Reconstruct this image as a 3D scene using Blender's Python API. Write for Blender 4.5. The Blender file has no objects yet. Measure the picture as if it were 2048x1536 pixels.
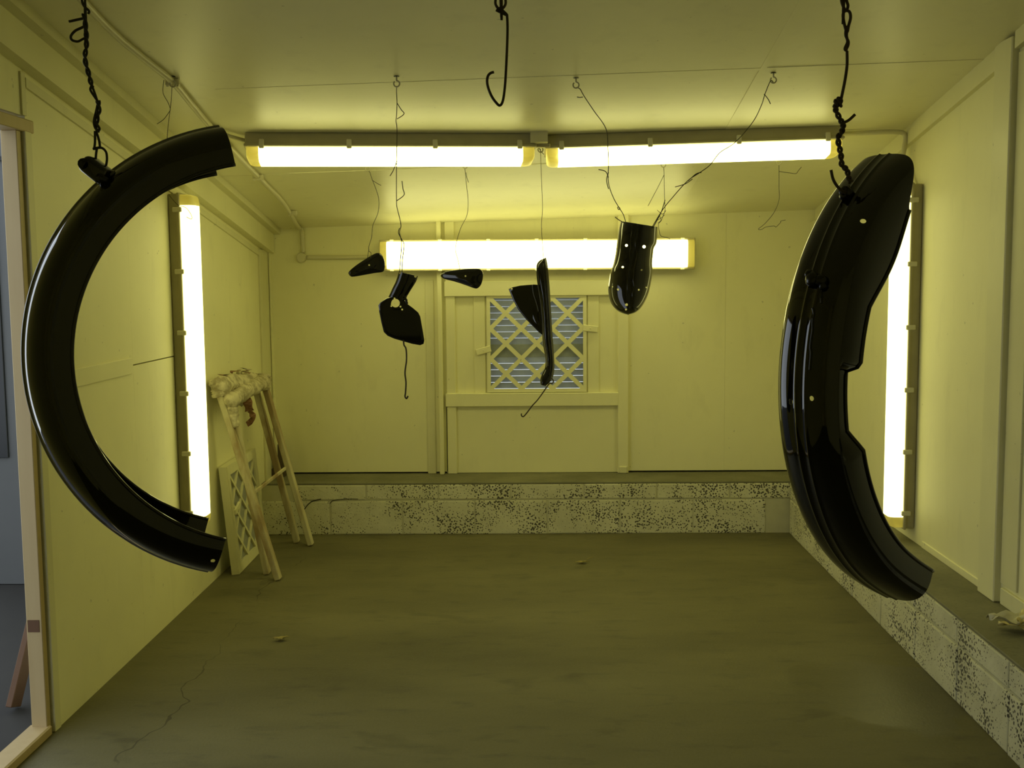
import bpy, bmesh, math, random
from mathutils import Vector, Matrix, noise

random.seed(7)
SC = bpy.context.scene
COL = SC.collection

# ---------------------------------------------------------------- camera
# world: X right, Y into the booth, Z up, metres.  F = focal length in pixels of a 2048x1536 frame
F, EYE = 2200.0, 1.5
_Yc = Vector((48.0, 215.0, F)).normalized()
_Xc = Vector((1.0, 0.007, 0.0)); _Xc.z = -(_Xc.dot(_Yc)) / _Yc.z; _Xc.normalize()
_Zc = _Xc.cross(_Yc)
if _Zc.y < 0: _Zc = -_Zc
def _ray(px, py):
    c = Vector((px - 1024.0, 768.0 - py, F))
    return Vector((_Xc.dot(c), _Yc.dot(c), _Zc.dot(c)))
def at(px, py, axis, val):
    d = _ray(px, py); o = Vector((0, 0, EYE)); t = (val - o[axis]) / d[axis]
    return o + d * t
def atY(px, py, Y): return at(px, py, 1, Y)
cam_d = bpy.data.cameras.new('camera'); cam = bpy.data.objects.new('camera', cam_d); COL.objects.link(cam)
cam_d.sensor_fit = 'HORIZONTAL'; cam_d.sensor_width = 36.0; cam_d.lens = 36.0 * F / 2048.0
cam_d.clip_start = 0.02
_r = Vector((_Xc.x, _Yc.x, _Zc.x)); _u = Vector((_Xc.y, _Yc.y, _Zc.y)); _f = Vector((_Xc.z, _Yc.z, _Zc.z))
m = Matrix.Identity(4)
for i in range(3):
    m[i][0] = _r[i]; m[i][1] = _u[i]; m[i][2] = -_f[i]
m[2][3] = EYE
cam.matrix_world = m
SC.camera = cam
def proj(p):
    q = Vector(p) - Vector((0, 0, EYE)); z = q.dot(_f)
    return 1024 + F * q.dot(_r) / z, 768 - F * q.dot(_u) / z

# ---------------------------------------------------------------- world and exposure
world = bpy.data.worlds.new('dim daylight'); SC.world = world; world.use_nodes = True
bg = world.node_tree.nodes['Background']
bg.inputs[0].default_value = (0.86, 0.94, 1.0, 1); bg.inputs[1].default_value = 1.25
SC.view_settings.view_transform = 'Standard'; SC.view_settings.look = 'None'
SC.view_settings.exposure = 0.2; SC.view_settings.gamma = 1.0; SC.view_settings.use_curve_mapping = False
LAMP_COL = (1.0, 0.955, 0.345); LAMP_S = 5.7; LAMP_TWIN = 4.3; LAMP_SIDE = 2.6

# ---------------------------------------------------------------- materials
class NT:
    def __init__(s, name):
        s.m = bpy.data.materials.new(name); s.m.use_nodes = True; s.t = s.m.node_tree
        s.b = s.t.nodes['Principled BSDF']
    def n(s, typ, **kw):
        nd = s.t.nodes.new(typ)
        for k, v in kw.items():
            if k in nd.inputs: nd.inputs[k].default_value = v
            else: setattr(nd, k, v)
        return nd
    def l(s, a, b): s.t.links.new(a, b)
    def noise(s, scale, detail=3, rough=.55, vec=None, dist=0.0):
        nd = s.n('ShaderNodeTexNoise', Scale=scale, Detail=detail, Roughness=rough, Distortion=dist)
        s.l(vec if vec is not None else s.pos(), nd.inputs['Vector']); return nd.outputs['Fac']
    def pos(s):
        if not hasattr(s, '_p'): s._p = s.n('ShaderNodeNewGeometry').outputs['Position']
        return s._p
    def ramp(s, fac, stops):
        nd = s.n('ShaderNodeValToRGB'); s.l(fac, nd.inputs[0]); e = nd.color_ramp.elements
        e[0].position, e[0].color = stops[0][0], (*stops[0][1], 1)
        e[1].position, e[1].color = stops[-1][0], (*stops[-1][1], 1)
        for p, c in stops[1:-1]:
            x = e.new(p); x.color = (*c, 1)
        return nd.outputs[0]
    def math(s, op, a, b=None, clamp=False):
        nd = s.n('ShaderNodeMath', operation=op); nd.use_clamp = clamp
        for i, v in enumerate((a, b)):
            if v is None: continue
            if hasattr(v, 'links') or hasattr(v, 'is_linked'): s.l(v, nd.inputs[i])
            else: nd.inputs[i].default_value = v
        return nd.outputs[0]
    def mix(s, fac, a, b, typ='MIX'):
        nd = s.n('ShaderNodeMix', data_type='RGBA', blend_type=typ)
        for i, v in ((0, fac), (6, a), (7, b)):
            if hasattr(v, 'is_linked'): s.l(v, nd.inputs[i])
            elif i == 0: nd.inputs[0].default_value = v
            else: nd.inputs[i].default_value = (*v, 1)
        return nd.outputs[2]
    def bump(s, h, strength, dist=.002):
        nd = s.n('ShaderNodeBump', Strength=strength, Distance=dist); s.l(h, nd.inputs['Height'])
        s.l(nd.outputs[0], s.b.inputs['Normal'])
    def col(s, c):
        if hasattr(c, 'is_linked'): s.l(c, s.b.inputs['Base Color'])
        else: s.b.inputs['Base Color'].default_value = (*c, 1)
    def rough(s, v):
        if hasattr(v, 'is_linked'): s.l(v, s.b.inputs['Roughness'])
        else: s.b.inputs['Roughness'].default_value = v
    def stretch(s, x, y, z):
        nd = s.n('ShaderNodeVectorMath', operation='MULTIPLY'); s.l(s.pos(), nd.inputs[0])
        nd.inputs[1].default_value = (x, y, z); return nd.outputs[0]

G3 = lambda v: (v, v, v)
def paint(name, base, spec=.35, rough=.5, var=.10, smudge=.25):
    t = NT(name)
    big = t.noise(1.3, 4, .6); mid = t.noise(9, 4, .6, t.stretch(1, 1, .35)); fine = t.noise(140, 2, .5)
    c = t.mix(t.ramp(big, [(.3, G3(0)), (.75, G3(1))]), tuple(x * (1 - var) for x in base), base)
    c = t.mix(t.math('MULTIPLY', t.ramp(mid, [(.56, G3(0)), (.75, G3(1))]), smudge), c, tuple(x * .72 for x in base))
    speck = t.ramp(t.noise(38, 1, .4), [(.775, G3(0)), (.81, G3(1))])
    c = t.mix(t.math('MULTIPLY', speck, .3), c, (.16, .15, .12))
    t.col(c); t.rough(rough); t.b.inputs['Specular IOR Level'].default_value = spec
    t.bump(fine, .12, .001); return t.m
M = {}
CREAM = (.92, .885, .56)
M['wall'] = paint('cream booth paint', CREAM)
M['ceiling'] = paint('cream ceiling paint', (.92, .885, .61), spec=.5, rough=.38)
M['trim'] = paint('cream timber paint', (.92, .885, .56), rough=.45, var=.14)
M['trim2'] = paint('worn cream timber paint', (.87, .835, .53), rough=.5, var=.2, smudge=.4)

t = NT('dark gap'); t.col((.03, .027, .02)); t.rough(.9); M['gap'] = t.m

# concrete floor with cracks and a damp patch
t = NT('concrete floor')
a = t.noise(.9, 5, .6, t.stretch(.8, 2.2, 1)); b = t.noise(7, 5, .65, t.stretch(.7, 2.0, 1)); c = t.noise(90, 3, .6)
col = t.ramp(a, [(.25, (.10, .092, .048)), (.5, (.15, .138, .070)), (.75, (.195, .18, .093))])
col = t.mix(t.math('MULTIPLY', t.ramp(b, [(.55, G3(0)), (.72, G3(1))]), .5), col, (.065, .06, .042))
col = t.mix(t.math('MULTIPLY', t.ramp(c, [(.5, G3(0)), (.8, G3(1))]), .3), col, (.19, .18, .13))
bl = t.ramp(t.noise(2.6, 4, .55, t.stretch(1, 1.5, 1), .6), [(.60, G3(0)), (.72, G3(1))])
col = t.mix(t.math('MULTIPLY', bl, .5), col, (.06, .055, .03))
sx = t.n('ShaderNodeSeparateXYZ'); t.l(t.pos(), sx.inputs[0])
# running crack along the left side
w = t.math('MULTIPLY', t.math('SUBTRACT', t.noise(2.2, 3, .6), .5), .35)
ln = t.math('ABSOLUTE', t.math('SUBTRACT', t.math('ADD', sx.outputs[0], w), -1.30))
crack = t.math('LESS_THAN', ln, .0028)
crack = t.math('MULTIPLY', crack, t.ramp(t.noise(1.7, 2, .5), [(.42, G3(0)), (.55, G3(1))]))
col = t.mix(t.math('MULTIPLY', crack, .6), col, (.02, .018, .012))
# damp patch
wc = at(1775, 1385, 2, 0)
dx = t.math('DIVIDE', t.math('SUBTRACT', sx.outputs[0], wc.x), .38)
dy = t.math('DIVIDE', t.math('SUBTRACT', sx.outputs[1], wc.y), .42)
rr = t.math('SQRT', t.math('ADD', t.math('MULTIPLY', dx, dx), t.math('MULTIPLY', dy, dy)))
rr = t.math('ADD', rr, t.math('MULTIPLY', t.math('SUBTRACT', t.noise(3.5, 3, .5), .5), .9))
wet = t.ramp(rr, [(.78, G3(1)), (.9, G3(0))])
col = t.mix(t.math('MULTIPLY', wet, .3), col, (.05, .046, .033))
t.col(col)
t.rough(t.math('SUBTRACT', .62, t.math('MULTIPLY', wet, .22)))
t.b.inputs['Specular IOR Level'].default_value = .3
t.bump(t.math('ADD', c, t.math('MULTIPLY', b, .8)), .35, .004); M['floor'] = t.m

t = NT('concrete ledge'); a = t.noise(3, 5, .6); b = t.noise(60, 3, .6)
col = t.ramp(a, [(.3, (.14, .135, .085)), (.7, (.24, .23, .15))])
t.col(t.mix(t.math('MULTIPLY', t.ramp(b, [(.55, G3(0)), (.75, G3(1))]), .4), col, (.08, .075, .05)))
t.rough(.8); t.bump(b, .4, .004); M['ledge'] = t.m

# painted rough concrete block with pitted dark specks
t = NT('pitted painted block')
pit = t.n('ShaderNodeTexVoronoi', Scale=84.0, Randomness=1.0); t.l(t.pos(), pit.inputs['Vector'])
mask = t.ramp(t.noise(4.2, 5, .68), [(.33, G3(.12)), (.60, G3(1))])
thr = t.math('MULTIPLY', mask, .52)
pits = t.math('LESS_THAN', t.math('ADD', pit.outputs['Distance'], t.math('MULTIPLY', t.noise(110, 2, .5), .12)), thr)
base = t.mix(t.ramp(t.noise(6, 4, .6), [(.35, G3(0)), (.7, G3(1))]), (.62, .60, .43), (.74, .72, .54))
base = t.mix(t.math('MULTIPLY', t.ramp(t.noise(2.0, 3, .6), [(.55, G3(0)), (.8, G3(1))]), .45), base, (.36, .35, .26))
t.col(t.mix(t.math('MULTIPLY', pits, .92), base, (.045, .038, .034)))
t.rough(.75); t.bump(t.math('SUBTRACT', t.noise(45, 4, .6), t.math('MULTIPLY', pits, .9)), .6, .005); M['block'] = t.m
t = NT('painted mortar'); t.col(t.mix(t.noise(20, 3), (.50, .48, .34), (.62, .60, .42))); t.rough(.8); M['mortar'] = t.m

t = NT('gloss black enamel'); t.col((.004, .004, .004)); t.rough(.045)
t.b.inputs['Specular IOR Level'].default_value = .5; t.b.inputs['Coat Weight'].default_value = .5; t.b.inputs['Coat Roughness'].default_value = .02
M['black'] = t.m
t = NT('dull black lug'); t.col((.006, .006, .006)); t.rough(.25); M['lug'] = t.m

t = NT('rusty wire'); t.col(t.mix(t.noise(60, 3), (.05, .04, .025), (.10, .075, .04))); t.rough(.6); t.b.inputs['Metallic'].default_value = .4; M['wire'] = t.m
t = NT('grimy wire'); t.col(t.mix(t.noise(60, 3), (.035, .035, .028), (.075, .07, .05))); t.rough(.55); t.b.inputs['Metallic'].default_value = .4; M['wire2'] = t.m
t = NT('painted steel eye'); t.col((.50, .47, .32)); t.rough(.5); M['eye'] = t.m

for nm_, st_ in (('lit', LAMP_S), ('lit_twin', LAMP_TWIN), ('lit_side', LAMP_SIDE)):
    t = NT('diffuser ' + nm_); t.col((.9, .88, .7)); t.rough(.4)
    t.b.inputs['Emission Color'].default_value = (*LAMP_COL, 1); t.b.inputs['Emission Strength'].default_value = st_; M[nm_] = t.m
t = NT('diffuser end plastic'); t.col((.72, .66, .30)); t.rough(.35); t.b.inputs['Transmission Weight'].default_value = .35; M['dend'] = t.m
t = NT('fitting housing'); t.col(t.mix(t.noise(12, 3), (.34, .31, .19), (.44, .40, .25))); t.rough(.5); M['housing'] = t.m
t = NT('fitting clip'); t.col((.66, .63, .48)); t.rough(.35); M['clip'] = t.m
t = NT('painted conduit'); t.col(t.mix(t.noise(9, 3), (.60, .57, .38), (.70, .66, .45))); t.rough(.4); M['conduit'] = t.m

t = NT('translucent plastic louvre'); lc = t.mix(t.noise(30, 3, .6), (.50, .54, .58), (.62, .66, .70)); t.col(lc); t.rough(.35)
tl = t.n('ShaderNodeBsdfTranslucent'); t.l(lc, tl.inputs[0]); mx = t.n('ShaderNodeMixShader'); mx.inputs[0].default_value = .24
t.l(t.b.outputs[0], mx.inputs[1]); t.l(tl.outputs[0], mx.inputs[2]); t.l(mx.outputs[0], t.t.nodes['Material Output'].inputs['Surface']); M['slat'] = t.m
t = NT('grey filter sheet'); t.col(t.mix(t.noise(40, 4, .6), (.30, .33, .35), (.42, .45, .47))); t.rough(.8); M['filter'] = t.m
t = NT('grey fibre filter'); t.col(t.mix(t.noise(60, 4, .6), (.56, .57, .50), (.70, .70, .58))); t.rough(.9); M['fibre'] = t.m

t = NT('oversprayed timber'); col = t.mix(t.ramp(t.noise(9, 4, .6, t.stretch(1, 1, .3)), [(.4, G3(0)), (.62, G3(1))]), (.60, .55, .34), (.34, .25, .12))
t.col(col); t.rough(.7); t.bump(t.noise(70, 3), .3, .003); M['leg'] = t.m
t = NT('masking paper wrap'); col = t.mix(t.ramp(t.noise(22, 4, .6), [(.42, G3(0)), (.6, G3(1))]), (.66, .60, .40), (.36, .31, .18))
t.col(col); t.rough(.7); t.bump(t.noise(50, 4, .6), .6, .008); M['wrap'] = t.m
t = NT('red brown tape'); t.col(t.mix(t.noise(60, 3), (.34, .17, .08), (.24, .12, .055))); t.rough(.7); M['redtape'] = t.m
t = NT('dark offcut'); t.col(t.mix(t.noise(30, 3), (.05, .035, .02), (.12, .09, .05))); t.rough(.8); M['offcut'] = t.m
t = NT('dry leaf'); t.col(t.mix(t.noise(60, 3), (.42, .36, .11), (.28, .22, .07))); t.rough(.6); M['leaf'] = t.m
t = NT('crumpled masking paper'); t.col(t.mix(t.noise(40, 3), (.75, .66, .30), (.6, .5, .2))); t.rough(.35); M['paper'] = t.m
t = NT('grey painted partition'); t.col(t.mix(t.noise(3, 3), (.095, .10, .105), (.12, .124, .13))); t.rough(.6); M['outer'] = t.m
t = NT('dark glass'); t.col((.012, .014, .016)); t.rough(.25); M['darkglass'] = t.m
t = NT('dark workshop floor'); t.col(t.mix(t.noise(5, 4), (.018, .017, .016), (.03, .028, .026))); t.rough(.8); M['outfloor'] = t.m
t = NT('brown plank'); t.col(t.mix(t.noise(20, 3, .6, t.stretch(1, 1, .15)), (.10, .045, .02), (.16, .08, .035))); t.rough(.6); M['plank'] = t.m
t = NT('bare wood frame'); t.col(t.mix(t.noise(25, 3, .6, t.stretch(1, 1, .1)), (.46, .34, .16), (.55, .43, .22))); t.rough(.55); M['jamb'] = t.m

# ---------------------------------------------------------------- object helpers
def root_of(o):
    while o.parent: o = o.parent
    return o
def tag(o, label=None, cat=None, group=None, kind=None):
    if label: o['label'] = label
    if cat: o['category'] = cat
    if group: o['group'] = group
    if kind: o['kind'] = kind
    return o
def empty(name, loc, label=None, cat=None, group=None, kind=None):
    o = bpy.data.objects.new(name, None); COL.objects.link(o); o.location = Vector(loc); o.empty_display_size = .05
    return tag(o, label, cat, group, kind)
def link(name, me, mat, parent=None, smooth=False, base=None):
    """me holds world coordinates; the origin goes to the root's place, or to the base of a single-mesh thing"""
    o = bpy.data.objects.new(name, me); COL.objects.link(o)
    for x in (mat if isinstance(mat, (list, tuple)) else [mat]): me.materials.append(x)
    if parent is not None:
        o.parent = parent; me.transform(Matrix.Translation(-root_of(parent).location))
    else:
        vs = [v.co for v in me.vertices]
        lo = Vector([min(v[i] for v in vs) for i in range(3)]); hi = Vector([max(v[i] for v in vs) for i in range(3)])
        c = base or Vector(((lo.x + hi.x) / 2, (lo.y + hi.y) / 2, lo.z)); me.transform(Matrix.Translation(-c)); o.location = c
    if smooth:
        for p in me.polygons: p.use_smooth = True
    return o
def bm_mesh(bm, name='m'):
    me = bpy.data.meshes.new(name); bmesh.ops.recalc_face_normals(bm, faces=bm.faces[:]); bm.to_mesh(me); bm.free(); return me
def add_box(bm, lo, hi, bevel=0.0, seg=1, mat=None):
    r = bmesh.ops.create_cube(bm, size=1.0); vs = r['verts']
    lo, hi = Vector(lo), Vector(hi)
    for v in vs: v.co = Vector([lo[i] + (v.co[i] + .5) * (hi[i] - lo[i]) for i in range(3)])
    if bevel > 0:
        es = list({e for v in vs for e in v.link_edges})
        bmesh.ops.bevel(bm, geom=es, offset=bevel, segments=seg, affect='EDGES', profile=.5)
    if mat is not None: bmesh.ops.transform(bm, matrix=mat, verts=bm.verts[:])
def box(name, lo, hi, mat, parent=None, bevel=.002, seg=1):
    lo2 = [min(a, b) for a, b in zip(lo, hi)]; hi2 = [max(a, b) for a, b in zip(lo, hi)]
    bm = bmesh.new(); add_box(bm, lo2, hi2, bevel, seg); return link(name, bm_mesh(bm), mat, parent)
def bar(name, p, q, w, h, mat, parent=None, up=(0, 0, 1), bevel=.002, seg=1):
    """a straight timber of section w x h from p to q"""
    p, q = Vector(p), Vector(q); d = q - p; L = d.length; d.normalize()
    s = d.cross(Vector(up)).normalized(); u = s.cross(d)
    bm = bmesh.new(); add_box(bm, (-w / 2, 0, -h / 2), (w / 2, L, h / 2), bevel, seg)
    mm = Matrix.Identity(4)
    for i in range(3): mm[i][0], mm[i][1], mm[i][2], mm[i][3] = s[i], d[i], u[i], p[i]
    bmesh.ops.transform(bm, matrix=mm, verts=bm.verts[:]); return link(name, bm_mesh(bm), mat, parent)
def spline(pts, per=6):
    P = [Vector(p) for p in pts]
    if len(P) < 3: return P
    out = []
    for i in range(len(P) - 1):
        a, b, c, d = P[max(i - 1, 0)], P[i], P[i + 1], P[min(i + 2, len(P) - 1)]
        for k in range(per):
            u = k / per
            out.append(.5 * ((2 * b) + (c - a) * u + (2 * a - 5 * b + 4 * c - d) * u * u + (3 * b - a - 3 * c + d) * u ** 3))
    out.append(P[-1]); return out
def add_tube(bm, pts, r, n=7, cap=True):
    P = [Vector(p) for p in pts]
    Q = [P[0]]
    for p in P[1:]:
        if (p - Q[-1]).length > 1e-5: Q.append(p)
    P = Q; rings = []; nrm = None
    for i, p in enumerate(P):
        d = (P[min(i + 1, len(P) - 1)] - P[max(i - 1, 0)]).normalized()
        if nrm is None:
            nrm = d.orthogonal().normalized()
        else:
            nrm = (nrm - d * nrm.dot(d)); nrm = nrm.normalized() if nrm.length > 1e-6 else d.orthogonal().normalized()
        bi = d.cross(nrm); rad = r(i / (len(P) - 1)) if callable(r) else r
        rings.append([bm.verts.new(p + (nrm * math.cos(2 * math.pi * k / n) + bi * math.sin(2 * math.pi * k / n)) * rad) for k in range(n)])
    for a, b in zip(rings, rings[1:]):
        for k in range(n): bm.faces.new((a[k], a[(k + 1) % n], b[(k + 1) % n], b[k]))
    if cap: bm.faces.new(rings[0][::-1]); bm.faces.new(rings[-1])
def tube(name, pts, r, mat, parent=None, n=8, per=6):
    bm = bmesh.new(); add_tube(bm, spline(pts, per) if per else pts, r, n); return link(name, bm_mesh(bm), mat, parent, smooth=True)
def add_twist(bm, pts, r, gap, turns, n=6):
    """two strands wound round a path"""
    P = spline(pts, 10); L = len(P)
    for ph in (0, math.pi):
        out = []
        for i, p in enumerate(P):
            d = (P[min(i + 1, L - 1)] - P[max(i - 1, 0)]).normalized()
            s = d.cross(Vector((0, 1, 0))).normalized(); u = s.cross(d)
            a = ph + 2 * math.pi * turns * i / (L - 1)
            out.append(p + (s * math.cos(a) + u * math.sin(a)) * gap)
        add_tube(bm, out, r, n)
def grid_mesh(G, name='g'):
    """open grid surface from rows of points"""
    me = bpy.data.meshes.new(name); nr, nc = len(G), len(G[0])
    me.from_pydata([p for row in G for p in row], [], [(i * nc + j, i * nc + j + 1, (i + 1) * nc + j + 1, (i + 1) * nc + j) for i in range(nr - 1) for j in range(nc - 1)])
    me.update(); return me
def shell_mesh(G, th):
    """grid surface given a thickness: closed thin sheet"""
    nr, nc = len(G), len(G[0]); N = []
    for i in range(nr):
        row = []
        for j in range(nc):
            a = G[min(i + 1, nr - 1)][j] - G[max(i - 1, 0)][j]; b = G[i][min(j + 1, nc - 1)] - G[i][max(j - 1, 0)]
            n = a.cross(b); row.append(n.normalized() if n.length > 1e-12 else Vector((0, 1, 0)))
        N.append(row)
    V = [G[i][j] for i in range(nr) for j in range(nc)] + [G[i][j] + N[i][j] * th for i in range(nr) for j in range(nc)]
    o = nr * nc; idx = lambda i, j: i * nc + j
    Fc = []
    for i in range(nr - 1):
        for j in range(nc - 1):
            q = (idx(i, j), idx(i, j + 1), idx(i + 1, j + 1), idx(i + 1, j)); Fc.append(q); Fc.append(tuple(o + k for k in reversed(q)))
    rim = [idx(0, j) for j in range(nc)] + [idx(i, nc - 1) for i in range(1, nr)] + [idx(nr - 1, j) for j in range(nc - 2, -1, -1)] + [idx(i, 0) for i in range(nr - 2, 0, -1)]
    for a, b in zip(rim, rim[1:] + rim[:1]): Fc.append((b, a, o + a, o + b))
    me = bpy.data.meshes.new('shell'); me.from_pydata([tuple(v) for v in V], [], Fc); me.update()
    bm = bmesh.new(); bm.from_mesh(me); bmesh.ops.remove_doubles(bm, verts=bm.verts[:], dist=1e-6); bmesh.ops.recalc_face_normals(bm, faces=bm.faces[:]); bm.to_mesh(me); bm.free()
    return me
def bore(me, holes, own=False):
    """cut round holes: (centre, axis, radius)"""
    o = bpy.data.objects.new('tmp', me); COL.objects.link(o); bm = bmesh.new()
    for c, ax, r in holes:
        rot = Vector((0, 0, 1)).rotation_difference(Vector(ax)).to_matrix().to_4x4()
        bmesh.ops.create_cone(bm, cap_ends=True, segments=14, radius1=r, radius2=r, depth=.06, matrix=Matrix.Translation(Vector(c)) @ rot)
    cm = bpy.data.meshes.new('cut'); bm.to_mesh(cm); bm.free(); co = bpy.data.objects.new('cut', cm); COL.objects.link(co)
    md = o.modifiers.new('b', 'BOOLEAN'); md.object = co; md.operation = 'DIFFERENCE'; md.solver = 'EXACT'; md.use_self = own
    dg = bpy.context.evaluated_depsgraph_get(); res = bpy.data.meshes.new_from_object(o.evaluated_get(dg))
    bpy.data.objects.remove(o); bpy.data.objects.remove(co)
    return res if len(res.polygons) > 10 else me
def set_smooth(o, ang=35):
    for p in o.data.polygons: p.use_smooth = True
    try: o.data.set_sharp_from_angle(angle=math.radians(ang))
    except Exception: pass
    return o

# ---------------------------------------------------------------- room measures
XL, XR, XC = -1.62, 1.68, 1.463          # left wall, right wall, face of the right curb
YB, YC, ZL = 6.64, 6.33, .306            # back wall, face of the back curb, top of the curbs
def zc(x, y): return 2.934 - .1648 * y + .0248 * x      # the sloping ceiling
def on_ceiling(px, py):
    d = _ray(px, py); t = (2.934 - EYE) / (d.z + .1648 * d.y - .0248 * d.x); return Vector((0, 0, EYE)) + d * t
Y0 = -0.6                                # open front of the booth
def slab(name, pts_lo, pts_hi, mat, parent):
    bm = bmesh.new(); a = [bm.verts.new(p) for p in pts_lo]; b = [bm.verts.new(p) for p in pts_hi]; n = len(a)
    bm.faces.new(a[::-1]); bm.faces.new(b)
    for k in range(n): bm.faces.new((a[k], a[(k + 1) % n], b[(k + 1) % n], b[k]))
    return link(name, bm_mesh(bm), mat, parent)

# floor
fl = box('floor', (XL - .05, Y0, -.08), (XR + .05, YB + .1, 0), M['floor'], bevel=0); tag(fl, 'olive brown concrete booth floor with a damp patch', kind='structure')

# ceiling: boards with open joints
ce = empty('ceiling', (0, 3, zc(0, 3)), 'sloping cream painted ceiling of large boards', kind='structure')
xs = [-1.66, .85, 1.74]; ys = [Y0, .54, 1.76, 2.98, 4.20, 5.42, YB + .06]
for i in range(2):
    for j in range(6):
        g = .0022; x0, x1, y0, y1 = xs[i] + g, xs[i + 1] - g, ys[j] + g, ys[j + 1] - g; dz = random.uniform(-.0015, .0015)
        lo = [(x0, y0, zc(x0, y0) + dz), (x1, y0, zc(x1, y0) + dz), (x1, y1, zc(x1, y1) + dz), (x0, y1, zc(x0, y1) + dz)]
        slab('ceiling_board', lo, [(a, b, c + .012) for a, b, c in lo], M['ceiling'], ce)
lo = [(xs[0], Y0, zc(xs[0], Y0) + .0125), (xs[2], Y0, zc(xs[2], Y0) + .0125), (xs[2], ys[-1], zc(xs[2], ys[-1]) + .0125), (xs[0], ys[-1], zc(xs[0], ys[-1]) + .0125)]
slab('ceiling_backing', lo, [(a, b, c + .03) for a, b, c in lo], M['trim2'], ce)
# cover strips over the joints
def ceil_strip(x0, x1, y0, y1, th, name='cover_strip'):
    lo = [(x0, y0, zc(x0, y0) - th), (x1, y0, zc(x1, y0) - th), (x1, y1, zc(x1, y1) - th), (x0, y1, zc(x0, y1) - th)]
    slab(name, lo, [(a, b, c + th + .002) for a, b, c in lo], M['ceiling'], ce)
ceil_strip(.838, .862, Y0, YB, .0022)
ceil_strip(-1.2, 1.66, 4.195, 4.222, .002); ceil_strip(-1.2, 1.66, 5.41, 5.436, .002)

# left wall: doorway in front, boards behind, wall plate under the ceiling
wl = empty('wall_left', (XL, 5, 0), 'cream painted left booth wall with wall plate and doorway', kind='structure')
DY, DZ, DN = 3.47, 1.972, 2.15                     # far jamb, head, near jamb; near jamb unseen, set wide for the mudguard's reflection
def wall_sheet(y0, y1, z0f, z1f, name='wall_sheet', x=XL, th=.05, mat='wall'):
    s = -1 if x < 0 else 1; xa, xb = (x - th, x) if x < 0 else (x, x + th)
    lo = [(xa, y0, z0f(y0)), (xb, y0, z0f(y0)), (xb, y1, z0f(y1)), (xa, y1, z0f(y1))]
    hi = [(xa, y0, z1f(y0)), (xb, y0, z1f(y0)), (xb, y1, z1f(y1)), (xa, y1, z1f(y1))]
    return slab(name, lo, hi, M[mat], wl if x < 0 else wr)
top = lambda y: zc(XL, y) - .004
wall_sheet(DY + .055, 4.37, lambda y: 0, top); zj_l = at(200, 745, 0, XL).z
wall_sheet(4.3706, 4.90, lambda y: 0, lambda y: zj_l - .0025); wall_sheet(4.3706, 4.90, lambda y: zj_l + .0025, top); wall_sheet(4.9003, YB + .08, lambda y: 0, top)
slab('joint_backing', [(XL - .07, 4.3, zj_l - .05), (XL - .05, 4.3, zj_l - .05), (XL - .05, 4.95, zj_l - .05), (XL - .07, 4.95, zj_l - .05)], [(XL - .07, 4.3, zj_l + .05), (XL - .05, 4.3, zj_l + .05), (XL - .05, 4.95, zj_l + .05), (XL - .07, 4.95, zj_l + .05)], M['plank'], wl)
wall_sheet(DN - .03, DY + .052, lambda y: DZ + .05, top); wall_sheet(Y0, DN - .03, lambda y: 0, top)
# wall plate (beam) below the ceiling and the strip under it
def rail(name, x0, x1, y0, y1, off_hi, off_lo, mat, parent):
    lo = [(x0, y0, zc(x0, y0) - off_lo), (x1, y0, zc(x1, y0) - off_lo), (x1, y1, zc(x1, y1) - off_lo), (x0, y1, zc(x0, y1) - off_lo)]
    hi = [(x0, y0, zc(x0, y0) - off_hi), (x1, y0, zc(x1, y0) - off_hi), (x1, y1, zc(x1, y1) - off_hi), (x0, y1, zc(x0, y1) - off_hi)]
    return slab(name, lo, hi, M[mat], parent)
rail('wall_plate', XL, XL + .045, Y0, YB - .005, .035, .148, 'trim', wl)
rail('top_strip', XL, XL + .085, Y0, YB - .005, 0, .036, 'trim2', wl)
rail('under_strip', XL, XL + .008, DY + .06, YB - .03, .17, .2, 'trim2', wl)
# door casing, threshold, lock plate
box('door_jamb', (XL - .055, DY, 0), (XL - .004, DY + .03, DZ), M['jamb'], wl)
box('groove_backing', (XL - .055, DY + .03, 0), (XL - .038, DY + .056, DZ), M['jamb'], wl, 0)  # added strip closing the groove against light leaking from outside
box('casing', (XL - .02, DY + .04, 0), (XL + .006, DY + .085, DZ + .02), M['trim2'], wl, .002)
box('door_jamb', (XL - .055, DN - .03, 0), (XL + .004, DN, DZ), M['jamb'], wl)
box('door_head', (XL - .055, DN - .05, DZ), (XL + .008, DY + .1, DZ + .04), M['jamb'], wl, .003)
box('threshold', (XL - .07, DN, 0), (XL + .005, DY + .02, .035), M['jamb'], wl, .005)
p = atY(93, 1252, DY); box('lock_plate', (XL - .05, DY - .002, p.z - .02), (XL - .012, DY + .002, p.z + .02), M['plank'], wl, 0)
box('stud_strip', (XL, 3.50, DZ + .05), (XL + .006, 3.53, zc(XL, 3.5) - .16), M['trim2'], wl, .001)
# short batten over the sheet joint
z1 = at(200, 745, 0, XL).z
box('batten', (XL - .002, 3.6, z1 - .032), (XL + .008, 4.34, z1 + .032), M['trim'], wl, .002)
# corner uprights at the back end of the left wall
box('upright', (XL, 6.42, 0), (XL + .012, YB - .003, zc(XL, 6.5) - .15), M['trim2'], wl, .002)

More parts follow.
